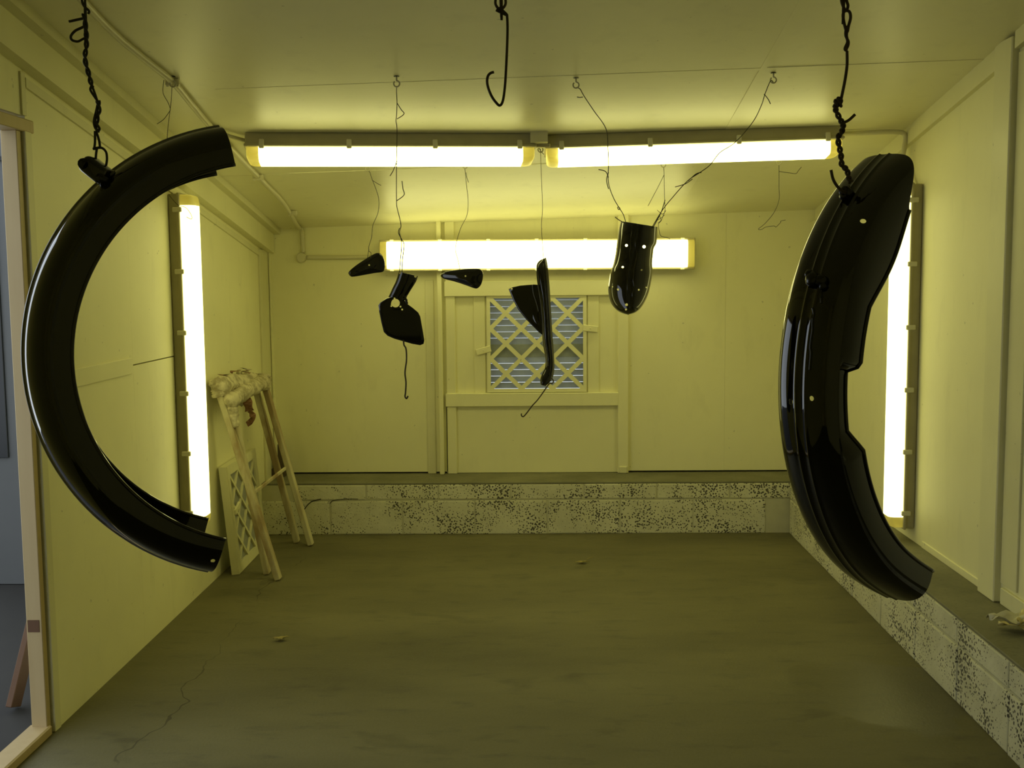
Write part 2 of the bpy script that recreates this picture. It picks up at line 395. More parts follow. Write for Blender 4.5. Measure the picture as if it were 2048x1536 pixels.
# right wall standing on the curb
wr = empty('wall_right', (XR, 5, ZL), 'cream painted right booth wall standing on the block curb', kind='structure')
topr = lambda y: zc(XR, y) - .004
wall_sheet(4.06, YB + .08, lambda y: ZL - .004, topr, x=XR); wall_sheet(2.6, 4.0595, lambda y: ZL - .004, topr, x=XR); wall_sheet(Y0, 2.5995, lambda y: ZL - .004, topr, x=XR)
rail('top_rail', XR - .022, XR, 4.09, YB - .005, 0, .078, 'trim', wr)
rail('top_rail', XR - .022, XR, Y0, 3.93, 0, .06, 'trim', wr)
p0 = at(1990, 1205, 2, ZL)
box('post', (XR - .028, 3.94, ZL), (XR + .01, 4.085, zc(XR, 4.0) - .002), M['trim'], wr, .004)
box('post_strip', (XR - .008, 3.80, ZL + .075), (XR + .01, 3.93, zc(XR, 4.0) - .06), M['trim2'], wr, .002)
box('base_board', (XR - .012, 2.6, ZL), (XR + .02, 3.92, ZL + .062), M['trim2'], wr, .003)
box('base_fillet', (XR - .006, 4.09, ZL), (XR + .01, 4.75, ZL + .03), M['trim'], wr, .002)
box('corner_upright', (XR - .05, YB - .1, ZL), (XR, YB, zc(XR, YB) - .07), M['trim'], wr, .003)

wf = box('wall_front', (XL - .05, Y0 - .05, 0), (XR + .05, Y0, zc(XR, Y0) + .02), M['wall'], bevel=0); tag(wf, 'cream painted front wall of the booth behind the viewer', kind='structure')
# back wall: sheets, posts, rails (positions read from the photograph on the plane Y = YB)
wb = empty('wall_back', (0, YB, ZL), 'cream painted back booth wall with framed fan opening', kind='structure')
def on_back(px, py): return atY(px, py, YB)
def back_piece(name, x0, x1, ytop, ybot, proud, mat, th=.03, to_ceiling=False, to_ledge=False, bevel=.002):
    a = on_back(x0, ytop); b = on_back(x1, ybot); z1 = zc(XR, YB) + .012 if to_ceiling else a.z; z0 = ZL if to_ledge else b.z
    return box(name, (a.x, YB - proud, z0), (b.x, YB + th, z1), M[mat], wb, bevel)
V = (980, 1168, 594, 779)     # clear opening of the fan frame
sheet = lambda x0, x1, yt, yb_, **k: back_piece('wall_sheet', x0, x1, yt, yb_, 0, 'wall', bevel=.001, **k)
zt = ZL + .010
def sheet_full(x0, x1):
    a = on_back(x0, 500).x; b = on_back(x1, 500).x; box('wall_sheet', (a, YB, zt), (b, YB + .03, zc(XR, YB) + .015), M['wall'], wb, .0005)
sheet_full(515, 892); sheet_full(1245, 1452); sheet_full(1452.2, 1660)
sheet(892, 1245, 430, 575, to_ceiling=True)
sheet(892, 1245, 798, 944); sheet(892, 978, 574, 799); sheet(1170, 1245, 574, 799)
sheet(978, 1170, 570, 592); sheet(978, 1170, 781, 798)
_a, _b = on_back(978, 783), on_back(1170, 592)
for lo_, hi_ in (((XL - .08, 0), (_a.x, 2.0)), ((_b.x, 0), (XR + .08, 2.0)), ((_a.x, 0), (_b.x, _a.z)), ((_a.x, _b.z), (_b.x, 2.0))):
    box('backing', (lo_[0], YB + .075, lo_[1]), (hi_[0], YB + .11, hi_[1]), M['plank'], wb, 0)
back_piece('corner_post', 537, 556, 452, 950, .03, 'trim', to_ledge=True)
back_piece('flat_batten', 850, 873, 560, 950, .008, 'trim2', to_ledge=True)
back_piece('post', 873, 890, 437, 950, .05, 'trim', to_ceiling=True, to_ledge=True, bevel=.004)
back_piece('inner_post', 889, 915, 437, 950, .022, 'trim', to_ceiling=True, to_ledge=True, bevel=.003)
back_piece('post', 1235, 1256, 437, 950, .035, 'trim', to_ceiling=True, to_ledge=True, bevel=.004)
back_piece('post_foot', 1237, 1254, 930, 950, .045, 'trim2', to_ledge=True, bevel=.006)
back_piece('top_rail', 889, 1236, 563, 590, .032, 'trim', bevel=.003)
back_piece('bottom_rail', 892, 1236, 786, 810, .036, 'trim', bevel=.003)
back_piece('side_strip', 947, 972, 590, 786, .010, 'trim'); back_piece('side_strip', 1175, 1198, 590, 786, .010, 'trim')
p = on_back(905, 460)

# ---------------------------------------------------------------- block curbs
bb = empty('baseboard_back', (0, YC, 0), 'pitted cream painted concrete block curb along the back wall', kind='structure')
br = empty('baseboard_right', (XC, 5, 0), 'pitted cream painted concrete block curb along the right wall', kind='structure')
box('mortar_core', (XL, YC + .004, 0), (XR, YB - .005, ZL - .012), M['mortar'], bb, 0)
box('ledge', (XL, YC + .002, ZL - .012), (XR, YB + .09, ZL), M['ledge'], bb, .003)
box('mortar_core', (XC + .004, Y0, 0), (XR + .03, YC, ZL - .012), M['mortar'], br, 0)
box('ledge', (XC + .002, Y0, ZL - .012), (XR + .03, YC + .002, ZL), M['ledge'], br, .003)
def rough_block(w, d, h, seed):
    """one block, lightly rounded and dented; box centred on x and y, base at z = 0"""
    bm = bmesh.new(); bmesh.ops.create_grid(bm, x_segments=5, y_segments=1, size=.5)
    bm.free(); bm = bmesh.new(); add_box(bm, (-w / 2, -d / 2, 0), (w / 2, d / 2, h), .006, 2)
    for v in bm.verts: v.co += noise.noise_vector(v.co * 9 + Vector((seed, seed * 2, 0))) * .0022
    return bm_mesh(bm, 'block')
BL = .425; zj = on_back(1000, 1000); zj = atY(1000, 1000, YC).z
meshes = {(c, k): rough_block(BL - .008, .05, (zj - .004 if c == 0 else ZL - .012 - zj - .004), k + 10 * c) for c in (0, 1) for k in range(3)}
for me in meshes.values(): me.materials.append(M['block'])
def lay(parent, c, k, loc, rz):
    o = bpy.data.objects.new('block', meshes[(c, k % 3)]); COL.objects.link(o); o.parent = parent
    o.location = Vector(loc) - root_of(parent).location; o.rotation_euler.z = rz
x0 = atY(805, 1040, YC).x
for c in (0, 1):
    off = x0 - 4 * BL - (BL / 2 if c else 0)
    for k in range(12):
        x = off + BL * (k + .5)
        if x - BL / 2 < XL - .2 or x + BL / 2 > XC + .12: continue
        lay(bb, c, k, (x, YC + .024 + random.uniform(-.0015, .0015), 0 if c == 0 else zj + .004), 0)
for c in (0, 1):
    for k in range(17):
        y = YC - BL * (k + (.5 if c else 1.0)) + (.0 if c else .2)
        if y + BL / 2 > YC + .03: continue
        if y - BL / 2 < -.5: continue
        lay(br, c, k, (XC + .024 + random.uniform(-.0015, .0015), y, 0 if c == 0 else zj + .004), math.pi / 2)
# crack in the blocks near the trestle
cr = [atY(x, y, YC - .001) for x, y in ((604, 1028), (612, 1014), (622, 1004), (633, 1000), (642, 998))]
tube('crack', cr, .0028, M['gap'], bb, n=5); tube('crack', [atY(x, y, YC - .001) for x, y in ((660, 1007), (667, 1001), (690, 998), (716, 998))], .002, M['gap'], bb, n=5)

# ---------------------------------------------------------------- outside the doorway
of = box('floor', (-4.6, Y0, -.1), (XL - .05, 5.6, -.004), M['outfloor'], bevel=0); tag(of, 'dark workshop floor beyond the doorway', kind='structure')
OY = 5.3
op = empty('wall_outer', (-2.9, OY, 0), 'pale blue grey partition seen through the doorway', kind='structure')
box('partition', (-2.85, OY, 0), (-1.70, OY + .05, 2.9), M['outer'], op, 0)  # unseen end cut short so open daylight reflects in the slim mudguard
a = atY(-75, 318, OY); b = atY(19, 915, OY)
box('dark_pane', (a.x, OY - .012, b.z), (b.x, OY + .01, a.z), M['darkglass'], op, .002)
a = atY(-75, 316, OY); b = atY(24, 320, OY); box('seam', (a.x, OY - .016, b.z - .004), (b.x, OY + .01, a.z + .004), M['darkglass'], op, .001)
q0 = at(38, 1420, 2, 0); q1 = Vector((XL - .0605, q0.y + .35, 1.05))
pl = bar('plank', q0 + Vector((-.02, 0, .012)), q1, .075, .022, M['plank'], up=(1, 0, 0)); tag(pl, 'brown plank leaning against the outer side of the booth wall by the doorway', 'plank')

# ---------------------------------------------------------------- fluorescent fittings
def fitting(name, label, base, ux, uz, L, w, hh, hd, end, clips, group, lit='lit'):
    """base: middle of one end on the mounting face; ux along, uz out of the face"""
    base, ux, uz = Vector(base), Vector(ux).normalized(), Vector(uz).normalized(); uy = uz.cross(ux)
    P = lambda x, y, z: base + ux * x + uy * y + uz * z
    root = empty(name, base, label, 'light fitting', group)
    bm = bmesh.new(); add_box(bm, (0, -w / 2, 0), (L, w / 2, hh), .006, 2)
    for v in bm.verts: v.co = P(*v.co)
    hs_ = link('housing', bm_mesh(bm), M['housing'], root)
    bm = bmesh.new(); add_box(bm, (-.004, -w / 2 - .006, hh - .006), (L + .004, w / 2 + .006, hh + .006), .003, 1)
    for v in bm.verts: v.co = P(*v.co)
    link('rim', bm_mesh(bm), M['housing'], root)
    # diffuser: lofted cover, lit along the tubes, plain at the ends
    W = min(w - .012, .125) if hd > .056 else w - .012; r = min(.028, hd * .5); sec = []
    for k in range(7):
        a_ = math.pi / 2 * k / 6; sec.append((-W / 2 + r - r * math.cos(a_), hd - r + r * math.sin(a_)))
    sec = [(-W / 2, 0.0)] + sec + [(-y, z) for y, z in sec[::-1]] + [(W / 2, 0.0)]
    st = [(.004, .72), (.008, .86), (.018, .95), (.034, 1.0), (end, 1.0)]
    sts = st + [(L - x, s) for x, s in st[::-1]]
    bm = bmesh.new(); rows = []
    for x, s in sts: rows.append([bm.verts.new(P(x, y * (.9 + .1 * s), hh + .004 + z * s)) for y, z in sec])
    for i in range(len(rows) - 1):
        on_ = i == len(st) - 1
        for j in range(len(sec) - 1):
            f_ = bm.faces.new((rows[i][j], rows[i][j + 1], rows[i + 1][j + 1], rows[i + 1][j])); f_.material_index = 0 if on_ else 1; f_.smooth = True
    for row in (rows[0], rows[-1]):
        f_ = bm.faces.new(row); f_.material_index = 1
    link('diffuser', bm_mesh(bm), [M[lit], M['dend']], root)
    for k in range(clips):
        x = .07 + (L - .14) * k / (clips - 1)
        for s in (-1, 1):
            bm = bmesh.new(); add_box(bm, (x - .011, s * (w / 2 + .003) - .006, hh - .024), (x + .011, s * (w / 2 + .003) + .006, hh + .016), .003, 1)
            for v in bm.verts: v.co = P(*v.co)
            link('clip', bm_mesh(bm), M['clip'], hs_)
    return root
GL = 'fluorescent fittings lighting the booth'
cn = Vector((.0248, -.1648, -1)).normalized()          # out of the ceiling
def ceil_fit(name, label, p, q):
    d = q - p; fitting(name, label, p, d, cn, d.length, .15, .055, .06, .055, 4, GL)
a = on_ceiling(486, 266); b = on_ceiling(1066, 268); a.y += .06; b.y += .06; a.z = zc(a.x, a.y); b.z = zc(b.x, b.y)
ceil_fit('fluorescent_light', 'ceiling fluorescent fitting with lit diffuser, the one beside the conduit on the left', a, b)
a = on_ceiling(1090, 271); b = on_ceiling(1684, 252); a.y += .06; b.y += .06; a.z = zc(a.x, a.y); b.z = zc(b.x, b.y)
ceil_fit('fluorescent_light', 'ceiling fluorescent fitting with lit diffuser, the one above the hanging ribbed mudguard', a, b)
LAMP_R_END = b.copy()
a = on_back(758, 511); b = on_back(1390, 507)
aa = atY(760, 511, YB - .10); bb_ = atY(1389, 507, YB - .10)
fitting('fluorescent_light', 'long twin tube fluorescent fitting on the back wall above the lattice vent', (aa.x, YB - .049, aa.z), (bb_ - aa), (0, -1, 0), (bb_ - aa).length, .172, .045, .055, .045, 7, GL, 'lit_twin')
fitting('fluorescent_light', 'upright fluorescent fitting on the left wall behind the slim hanging mudguard', (XL, 4.93, .378), (0, 0, 1), (1, 0, 0), 1.50, .125, .045, .062, .05, 6, GL, 'lit_side')
fitting('fluorescent_light', 'upright fluorescent fitting on the right wall behind the wide hanging mudguard', (XR, 4.92, .365), (0, 0, 1), (-1, 0, 0), 1.52, .125, .045, .062, .05, 6, GL, 'lit_side')

# ---------------------------------------------------------------- conduits
def oc(px, py, d=.012):
    p = on_ceiling(px, py); return p + cn * d
A = [oc(x, y) for x, y in ((120, -60), (180, 10), (235, 66), (290, 112), (345, 157), (385, 205), (425, 252), (480, 312), (530, 363), (565, 400))]
cp = atY(604, 440, YB - .012); _zc = zc(cp.x, YB); A += [Vector((cp.x - .004, YB - .13, zc(cp.x, YB - .13) - .014)), Vector((cp.x, YB - .045, zc(cp.x, YB - .045) - .018)), Vector((cp.x, YB - .018, _zc - .045)), Vector((cp.x, YB - .014, _zc - .10)), Vector((cp.x + .002, YB - .012, on_back(605, 505).z))]
c = tube('conduit', A, .0125, M['conduit'], n=10); tag(c, 'cream painted conduit along the left of the ceiling down to the round box', 'conduit')
_cd = c; _pr = empty('conduit', A[5], _cd['label'], 'conduit'); _cd.name = 'pipe'; _cd.parent = _pr; _cd.location = _cd.location - _pr.location
_pr.name = 'conduit'; del _cd['label']; del _cd['category']
for q_ in ((345, 157), (425, 252), (516, 349), (585, 421)):
    p = oc(*q_, .013); sd_ = box('saddle', (p.x - .026, p.y - .009, p.z - .014), (p.x + .026, p.y + .009, p.z + .013), M['conduit'], _pr, .004)
    for dx_ in (-.019, .019): box('screw', (p.x + dx_ - .004, p.y - .004, p.z - .017), (p.x + dx_ + .004, p.y + .004, p.z - .012), M['clip'], sd_, .001)
jb = on_back(604, 515); bm = bmesh.new()
bmesh.ops.create_cone(bm, cap_ends=True, segments=24, radius1=.031, radius2=.029, depth=.028, matrix=Matrix.Translation((jb.x, YB - .014, jb.z)) @ Matrix.Rotation(math.pi / 2, 4, 'X'))
jx = empty('junction_box', (jb.x, YB, jb.z), 'round cream junction box on the back wall where two conduits meet', 'junction box')
link('box_body', bm_mesh(bm), M['conduit'], jx)
bm = bmesh.new(); bmesh.ops.create_cone(bm, cap_ends=True, segments=24, radius1=.026, radius2=.024, depth=.004, matrix=Matrix.Translation((jb.x, YB - .030, jb.z)) @ Matrix.Rotation(math.pi / 2, 4, 'X'))
link('lid', bm_mesh(bm), M['conduit'], jx)
c = tube('conduit', [Vector((jb.x + .03, YB - .012, jb.z)), Vector((jb.x + .2, YB - .012, jb.z - .002)), Vector((aa.x - .06, YB - .014, jb.z - .001)), Vector((aa.x - .02, YB - .045, jb.z - .001)), Vector((aa.x + .008, YB - .072, jb.z - .001))], .0125, M['conduit'], n=10); tag(c, 'short level conduit from the round box to the back wall fitting', 'conduit')
p = oc(425, 254); q = on_ceiling(486, 266); q.y += .06; q = q + cn * .03; q.x += .01
c = tube('conduit', [p, (p + q) / 2 + cn * .004, q], .009, M['conduit'], n=8); tag(c, 'short thin conduit from the ceiling conduit to the first ceiling fitting', 'conduit')
e = LAMP_R_END + cn * .02
c = tube('conduit', [e, e + Vector((.08, 0, .004)), Vector((XR - .075, e.y, zc(XR, e.y) - .02)), Vector((XR - .03, e.y, zc(XR, e.y) - .035)), Vector((XR - .032, e.y, zc(XR, e.y) - .09)), Vector((XR - .032, e.y + .005, 2.0)), Vector((XR - .025, 4.92, 1.87))], .011, M['conduit'], n=10)
tag(c, 'cream painted conduit bending from the ceiling fitting down the right wall', 'conduit')
p = on_ceiling(1078, 262)
jm = empty('junction_box', (p.x, p.y + .05, zc(p.x, p.y + .05)), 'square cream junction box on the ceiling between the two fittings', 'junction box')
_q = [(p.x - .038, p.y), (p.x + .038, p.y), (p.x + .038, p.y + .09), (p.x - .038, p.y + .09)]
slab('box_body', [(x, y, zc(x, y) - .047) for x, y in _q], [(x, y, zc(x, y) + .001) for x, y in _q], M['conduit'], jm)
box('coupling', (p.x - .05, p.y + .03, p.z - .066), (p.x + .05, p.y + .065, p.z - .048), M['housing'], jm, .004)

# ---------------------------------------------------------------- the lattice vent panel in the back wall
def lattice_panel(root, O, ux, uz_, n, S, fw, bw, th, mat, sheet_mat, sd_=.2):
    """square panel: O lower corner, ux along, uz_ up, n towards the viewer"""
    P = lambda x, z, d: O + ux * x + uz_ * z + n * d
    def piece(name, pts, d0, d1):
        bm = bmesh.new(); a = [bm.verts.new(P(x, z, d0)) for x, z in pts]; b = [bm.verts.new(P(x, z, d1)) for x, z in pts]; k = len(pts)
        bm.faces.new(a[::-1]); bm.faces.new(b)
        for i in range(k): bm.faces.new((a[i], a[(i + 1) % k], b[(i + 1) % k], b[i]))
        return link(name, bm_mesh(bm), mat, root)
    sx_, sz_ = S
    piece('frame_rail', [(0, 0), (sx_, 0), (sx_, fw), (0, fw)], 0, th); piece('frame_rail', [(0, sz_ - fw), (sx_, sz_ - fw), (sx_, sz_), (0, sz_)], 0, th)
    piece('frame_stile', [(0, fw), (fw, fw), (fw, sz_ - fw), (0, sz_ - fw)], 0, th); piece('frame_stile', [(sx_ - fw, fw), (sx_, fw), (sx_, sz_ - fw), (sx_ - fw, sz_ - fw)], 0, th)
    A_, B_ = sx_ - 2 * fw, sz_ - 2 * fw
    def clip(poly):
        for ax, lim, sg in ((0, fw, 1), (0, fw + A_, -1), (1, fw, 1), (1, fw + B_, -1)):
            out = []
            for i in range(len(poly)):
                p_, q_ = poly[i], poly[(i + 1) % len(poly)]; a_, b_ = (p_[ax] - lim) * sg, (q_[ax] - lim) * sg
                if a_ >= 0: out.append(p_)
                if a_ * b_ < 0:
                    t_ = a_ / (a_ - b_); out.append((p_[0] + (q_[0] - p_[0]) * t_, p_[1] + (q_[1] - p_[1]) * t_))
            poly = out
            if not poly: return []
        return poly
    for s in (1, -1):
        for k in range(-2, 3):
            ux0 = fw + k * A_ / 3
            a_, b_ = ((ux0, fw), (ux0 + A_, fw + B_)) if s == 1 else ((ux0 + A_, fw), (ux0, fw + B_))
            dv = Vector((b_[0] - a_[0], b_[1] - a_[1])).normalized(); nv = Vector((-dv.y, dv.x)) * bw / 2
            a2 = (a_[0] - dv.x * .1, a_[1] - dv.y * .1); b2 = (b_[0] + dv.x * .1, b_[1] + dv.y * .1)
            pg = clip([(a2[0] + nv.x, a2[1] + nv.y), (a2[0] - nv.x, a2[1] - nv.y), (b2[0] - nv.x, b2[1] - nv.y), (b2[0] + nv.x, b2[1] + nv.y)])
            if len(pg) > 2: piece('lattice_bar', pg, th * max(.45, sd_), th * (.93 if s == 1 else .97))
    if sheet_mat is not None:
        bm = bmesh.new(); bm.faces.new([bm.verts.new(P(x, z, th * sd_)) for x, z in ((fw * .6, fw * .6), (sx_ - fw * .6, fw * .6), (sx_ - fw * .6, sz_ - fw * .6), (fw * .6, sz_ - fw * .6))])
        bmesh.ops.solidify(bm, geom=bm.faces[:], thickness=.004); link('filter_sheet', bm_mesh(bm), sheet_mat, root)
a = atY(974, 785, YB - .02); b = atY(1174, 588, YB - .02)
vp = empty('vent_panel', ((a.x + b.x) / 2, YB, a.z), 'square cream lattice panel over the fan shutter in the back wall', 'vent panel')
lattice_panel(vp, Vector((a.x + .003, YB - .004, a.z)), Vector((1, 0, 0)), Vector((0, 0, 1)), Vector((0, -1, 0)), (b.x - a.x - .006, b.z - a.z), .021, .025, .018, M['trim'], None)
# the shutter behind it; translucent slats let outside daylight glow through
sh = empty('shutter', ((a.x + b.x) / 2, YB + .04, a.z), 'grey translucent plastic slatted shutter behind the lattice panel', 'shutter')
for k in range(16):
    z = atY(1070, 783 - 12.6 * k, YB + .03).z
    if k == 7: box('mid_rail', (a.x, YB + .024, z - .058), (b.x, YB + .034, z + .020), M['filter'], sh, .001); continue
    if k == 6: continue
    o = bar('slat', Vector((a.x + .002, YB + .03, z)), Vector((b.x - .002, YB + .03, z)), .0022, .0379, M['slat'], sh, up=(0, -.22, 1), bevel=0)
for x_ in (a.x, b.x - .022): box('stile', (x_, YB + .020, a.z), (x_ + .022, YB + .042, b.z), M['filter'], sh, .001)
# turn buttons
def button(cx, cy, ang, label):
    p = atY(cx, cy, YB - .022); bm = bmesh.new(); add_box(bm, (-.045, -.006, -.019), (.045, .006, .019), .003, 1)
    bmesh.ops.transform(bm, matrix=Matrix.Translation(p) @ Matrix.Rotation(math.radians(ang), 4, 'Y'), verts=bm.verts[:])
    r_ = empty('turn_button', (p.x, p.y, p.z), label, 'latch'); link('plate', bm_mesh(bm), M['trim'], r_)
    bm = bmesh.new(); bmesh.ops.create_cone(bm, cap_ends=True, segments=10, radius1=.005, radius2=.004, depth=.005, matrix=Matrix.Translation(p - Vector((0, .0075, 0))) @ Matrix.Rotation(math.pi / 2, 4, 'X')); link('screw', bm_mesh(bm), M['trim2'], r_)
button(967, 701, -15, 'cream wooden turn button at the lattice vent, on the side of the wide inner post')
button(1181, 657, 6, 'cream wooden turn button at the lattice vent, the nearly level one')

# ---------------------------------------------------------------- leaning filter panel on the left
p0 = at(443, 1150, 2, 0); p1 = at(511, 1094, 2, 0)
n0 = Vector((XL + .099, p0.y, .0035)); n1 = Vector((XL + .089, p0.y + .60, .0035))
lp = empty('filter_panel', (n0 + n1) / 2, 'cream lattice filter panel leaning on the left wall beside the trestle', 'filter panel')
ux = (n1 - n0).normalized(); upv = Vector((-.09, 0, 1)).normalized(); nn = ux.cross(upv).normalized()
if nn.x < 0: nn = -nn
lattice_panel(lp, n0 - nn * .04, ux, upv, nn, (.62, .555), .05, .015, .04, M['trim2'], M['fibre'], .70)
O = n0 + ux * .05 + upv * .31 + nn * .002
bar('turn_button', O, O + (ux * .95 + upv * .25).normalized() * .1, .012, .03, M['trim'], lp, up=(0, 0, 1))

# ---------------------------------------------------------------- folding trestle
ft1 = at(557, 1160, 2, 0); ft2 = at(535, 1148, 2, 0); ft3 = at(594, 1085, 2, 0); ft4 = at(622, 1091, 2, 0)
tr = empty('trestle', ((ft1.x + ft4.x) / 2, (ft1.y + ft4.y) / 2, 0), 'folding wooden trestle with padded taped bars leaning by the left wall', 'trestle')
Yn, Yf = ft1.y, ft4.y
t1 = atY(436, 774, Yn); t2 = atY(461, 800, Yn + .02); t3 = atY(511, 775, Yf); t4 = atY(528, 765, Yf - .01)
for f_, t_ in ((ft1, t1), (ft2, t2), (ft3, t3), (ft4, t4)):
    bar('leg', f_ + Vector((0, 0, .004)), t_, .03, .05, M['leg'], tr, up=(0, 1, 0), bevel=.004)
def roll(p, q, r, seed, name='padded_bar'):
    p, q = Vector(p), Vector(q); d = (q - p); L = d.length; d.normalize(); s = d.cross(Vector((0, 0, 1))).normalized(); u = s.cross(d)
    G = []; N = 26; Kk = 20
    for i in range(N + 1):
        x = i / N; end = min(1, min(x, 1 - x) * 14); cap = math.sqrt(max(0.02, 1 - (1 - end) ** 2))
        row = []
        for k in range(Kk + 1):
            a_ = 2 * math.pi * (k % Kk) / Kk
            rr_ = r * cap * (1 + .26 * noise.noise(Vector((x * 7, math.cos(a_) * 1.5, math.sin(a_) * 1.5 + seed))) + .13 * noise.noise(Vector((x * 30, math.cos(a_) * 3, seed))) - (.10 if int(x * 26) % 6 == 0 and 0 < i < N else 0))
            row.append(p + d * (x * L) + (s * math.cos(a_) + u * math.sin(a_)) * rr_)
        G.append(row)
    me = grid_mesh(G); bm = bmesh.new(); bm.from_mesh(me); bmesh.ops.remove_doubles(bm, verts=bm.verts[:], dist=1e-5); bmesh.ops.holes_fill(bm, edges=bm.edges[:]); bmesh.ops.recalc_face_normals(bm, faces=bm.faces[:]); bm.to_mesh(me); bm.free()
    return link(name, me, M['wrap'], tr, smooth=True)
u1 = t1 + Vector((.014, -.05, .01)); u1b = t3 + Vector((.0, .06, .035)); roll(u1, u1b, .046, 1)
u2 = t2 + Vector((.0, -.06, .0)); u2b = t4 + Vector((.0, .04, .01)); roll(u2, u2b, .042, 5)
roll(t4 + Vector((-.005, -.02, -.045)), t4 + Vector((-.006, .0, .05)), .04, 8, 'leg_wrap'); roll(t2 + Vector((.012, -.005, -.14)), t2 + Vector((.0, -.005, .02)), .03, 9, 'leg_wrap')
roll(t1 + Vector((.012, 0, -.05)), t1 + Vector((-.01, 0, .045)), .04, 11, 'leg_wrap')
k1 = ft1.lerp(t1, .45); k2 = ft4.lerp(t4, .45); bar('brace', k1 + Vector((-.01, 0, -.01)), k2 + Vector((-.02, .0, .03)), .012, .018, M['leg'], tr)
# curls of torn wrap standing off the bars
rnd = random.Random(4)
for i in range(9):
    b_ = u1.lerp(u1b, .12 + .09 * i) + Vector((0, 0, .045)); w_ = rnd.uniform(.01, .03); hgt = rnd.uniform(.015, .04)
    G = [[b_ + Vector((rnd.uniform(-.01, .01) * k, (j - .5) * w_, -.008 + hgt * k / 4)) + Vector((.012 * math.sin(k * 1.1 + i), 0, 0)) for j in (0, 1)] for k in range(5)]
    link('torn_wrap', shell_mesh(G, .0008), M['wrap'] if i % 3 else M['redtape'], tr, smooth=True)
def ribbon(px, width, Y, mat, parent, name):
    P_ = spline([atY(x, y, Y) for x, y in px], 5); G = []
    for i, p_ in enumerate(P_):
        d_ = (P_[min(i + 1, len(P_) - 1)] - P_[max(i - 1, 0)]).normalized(); s_ = d_.cross(Vector((0, 1, 0))).normalized()
        tw = .012 * math.sin(i * .7); G.append([p_ - s_ * width / 2 + Vector((0, tw, 0)), p_ + s_ * width / 2 - Vector((0, tw, 0))])
    return link(name, shell_mesh(G, .001), mat, parent, smooth=True)
Yt = (Yn + Yf) / 2
ribbon([(490, 785), (494, 800), (497, 812), (499, 822)], .045, Yt, M['redtape'], tr, 'tape_tail')
ribbon([(499, 821), (504, 828), (506, 836), (500, 844), (494, 849)], .028, Yt - .01, M['redtape'], tr, 'tape_tail')
ribbon([(481, 790), (484, 802), (481, 812)], .02, Yt, M['wrap'], tr, 'tape_tail')

oc_ = Vector((XL + .058, YB - .085, ZL))
of_ = empty('wood_offcut', oc_, 'dark wedge of wood standing on the back ledge in the corner', 'wood')
bm = bmesh.new(); prof = [(-.045, 0), (.03, 0), (.03, .05), (.012, .17), (-.004, .2), (-.006, .08), (-.045, .05)]
a_ = [bm.verts.new(oc_ + Vector((x, -.02, z))) for x, z in prof]; b_ = [bm.verts.new(oc_ + Vector((x, .05, z))) for x, z in prof]
bm.faces.new(a_); bm.faces.new(b_[::-1])
for k in range(len(prof)): bm.faces.new((a_[k], b_[k], b_[(k + 1) % len(prof)], a_[(k + 1) % len(prof)]))
link('wedge', bm_mesh(bm), M['offcut'], of_)

# ---------------------------------------------------------------- the two large mudguards
def guard_frame(phi, beta, lean):
    e = Vector((math.cos(phi), math.sin(phi), 0)); z = Vector((0, 0, 1)); a = Vector((-math.sin(phi), math.cos(phi), 0))
    a2 = a * math.cos(lean) + z * math.sin(lean); z2 = -a * math.sin(lean) + z * math.cos(lean)
    return e * math.cos(beta) + z2 * math.sin(beta), a2, -e * math.sin(beta) + z2 * math.cos(beta)
def guard(Cx, Cz, phi, beta, lean, r, w, d, n, t0, t1, NT_=90, NP=49, mod=None, Yc_=1.74, bead=.0016, cut=None):
    e, a, z = guard_frame(phi, beta, lean); C = Vector((Cx, Yc_, Cz)); G = []
    for i in range(NT_ + 1):
        row = []
        for j in range(NP):
            f_ = i / NT_; f_ += (cut(j / (NP - 1)) * max(0, 1 - f_ / .35) if cut else 0)
            t_ = t0 + (t1 - t0) * f_; nr = -math.cos(t_) * e + math.sin(t_) * z
            ps = math.pi * j / (NP - 1); c = math.cos(ps); s = math.sin(ps)
            al = w / 2 * math.copysign(abs(c) ** (2 / n), c); rho = -d + d * abs(s) ** (2 / n)
            u_ = al / (w / 2)
            if bead: rho += bead * (math.exp(-((u_ - .13) / .035) ** 2) + math.exp(-((u_ + .13) / .035) ** 2))
            if mod: al, rho = mod(i / NT_, j / (NP - 1), al, rho)
            row.append(C + nr * (r + rho) + a * al)
        G.append(row)
    return G, C, e, a, z
def surf(G, px, py, tol=12):
    best = None
    for i, row in enumerate(G):
        for j, p_ in enumerate(row):
            x, y = proj(p_); dd = math.hypot(x - px, y - py)
            if dd < tol:
                sc_ = p_.y + dd * .002
                if best is None or sc_ < best[0]: best = (sc_, p_, i, j)
    if best is None: return surf(G, px, py, tol * 2)
    _, p_, i, j = best; i1, i0 = min(i + 1, len(G) - 1), max(i - 1, 0); j1, j0 = min(j + 1, len(G[0]) - 1), max(j - 1, 0)
    nn_ = (G[i1][j] - G[i0][j]).cross(G[i][j1] - G[i][j0]).normalized()
    if nn_.dot(Vector((0, 0, EYE)) - p_) < 0: nn_ = -nn_
    return p_.copy(), nn_
def lip(G, side, r):
    return [row[side] for row in G]

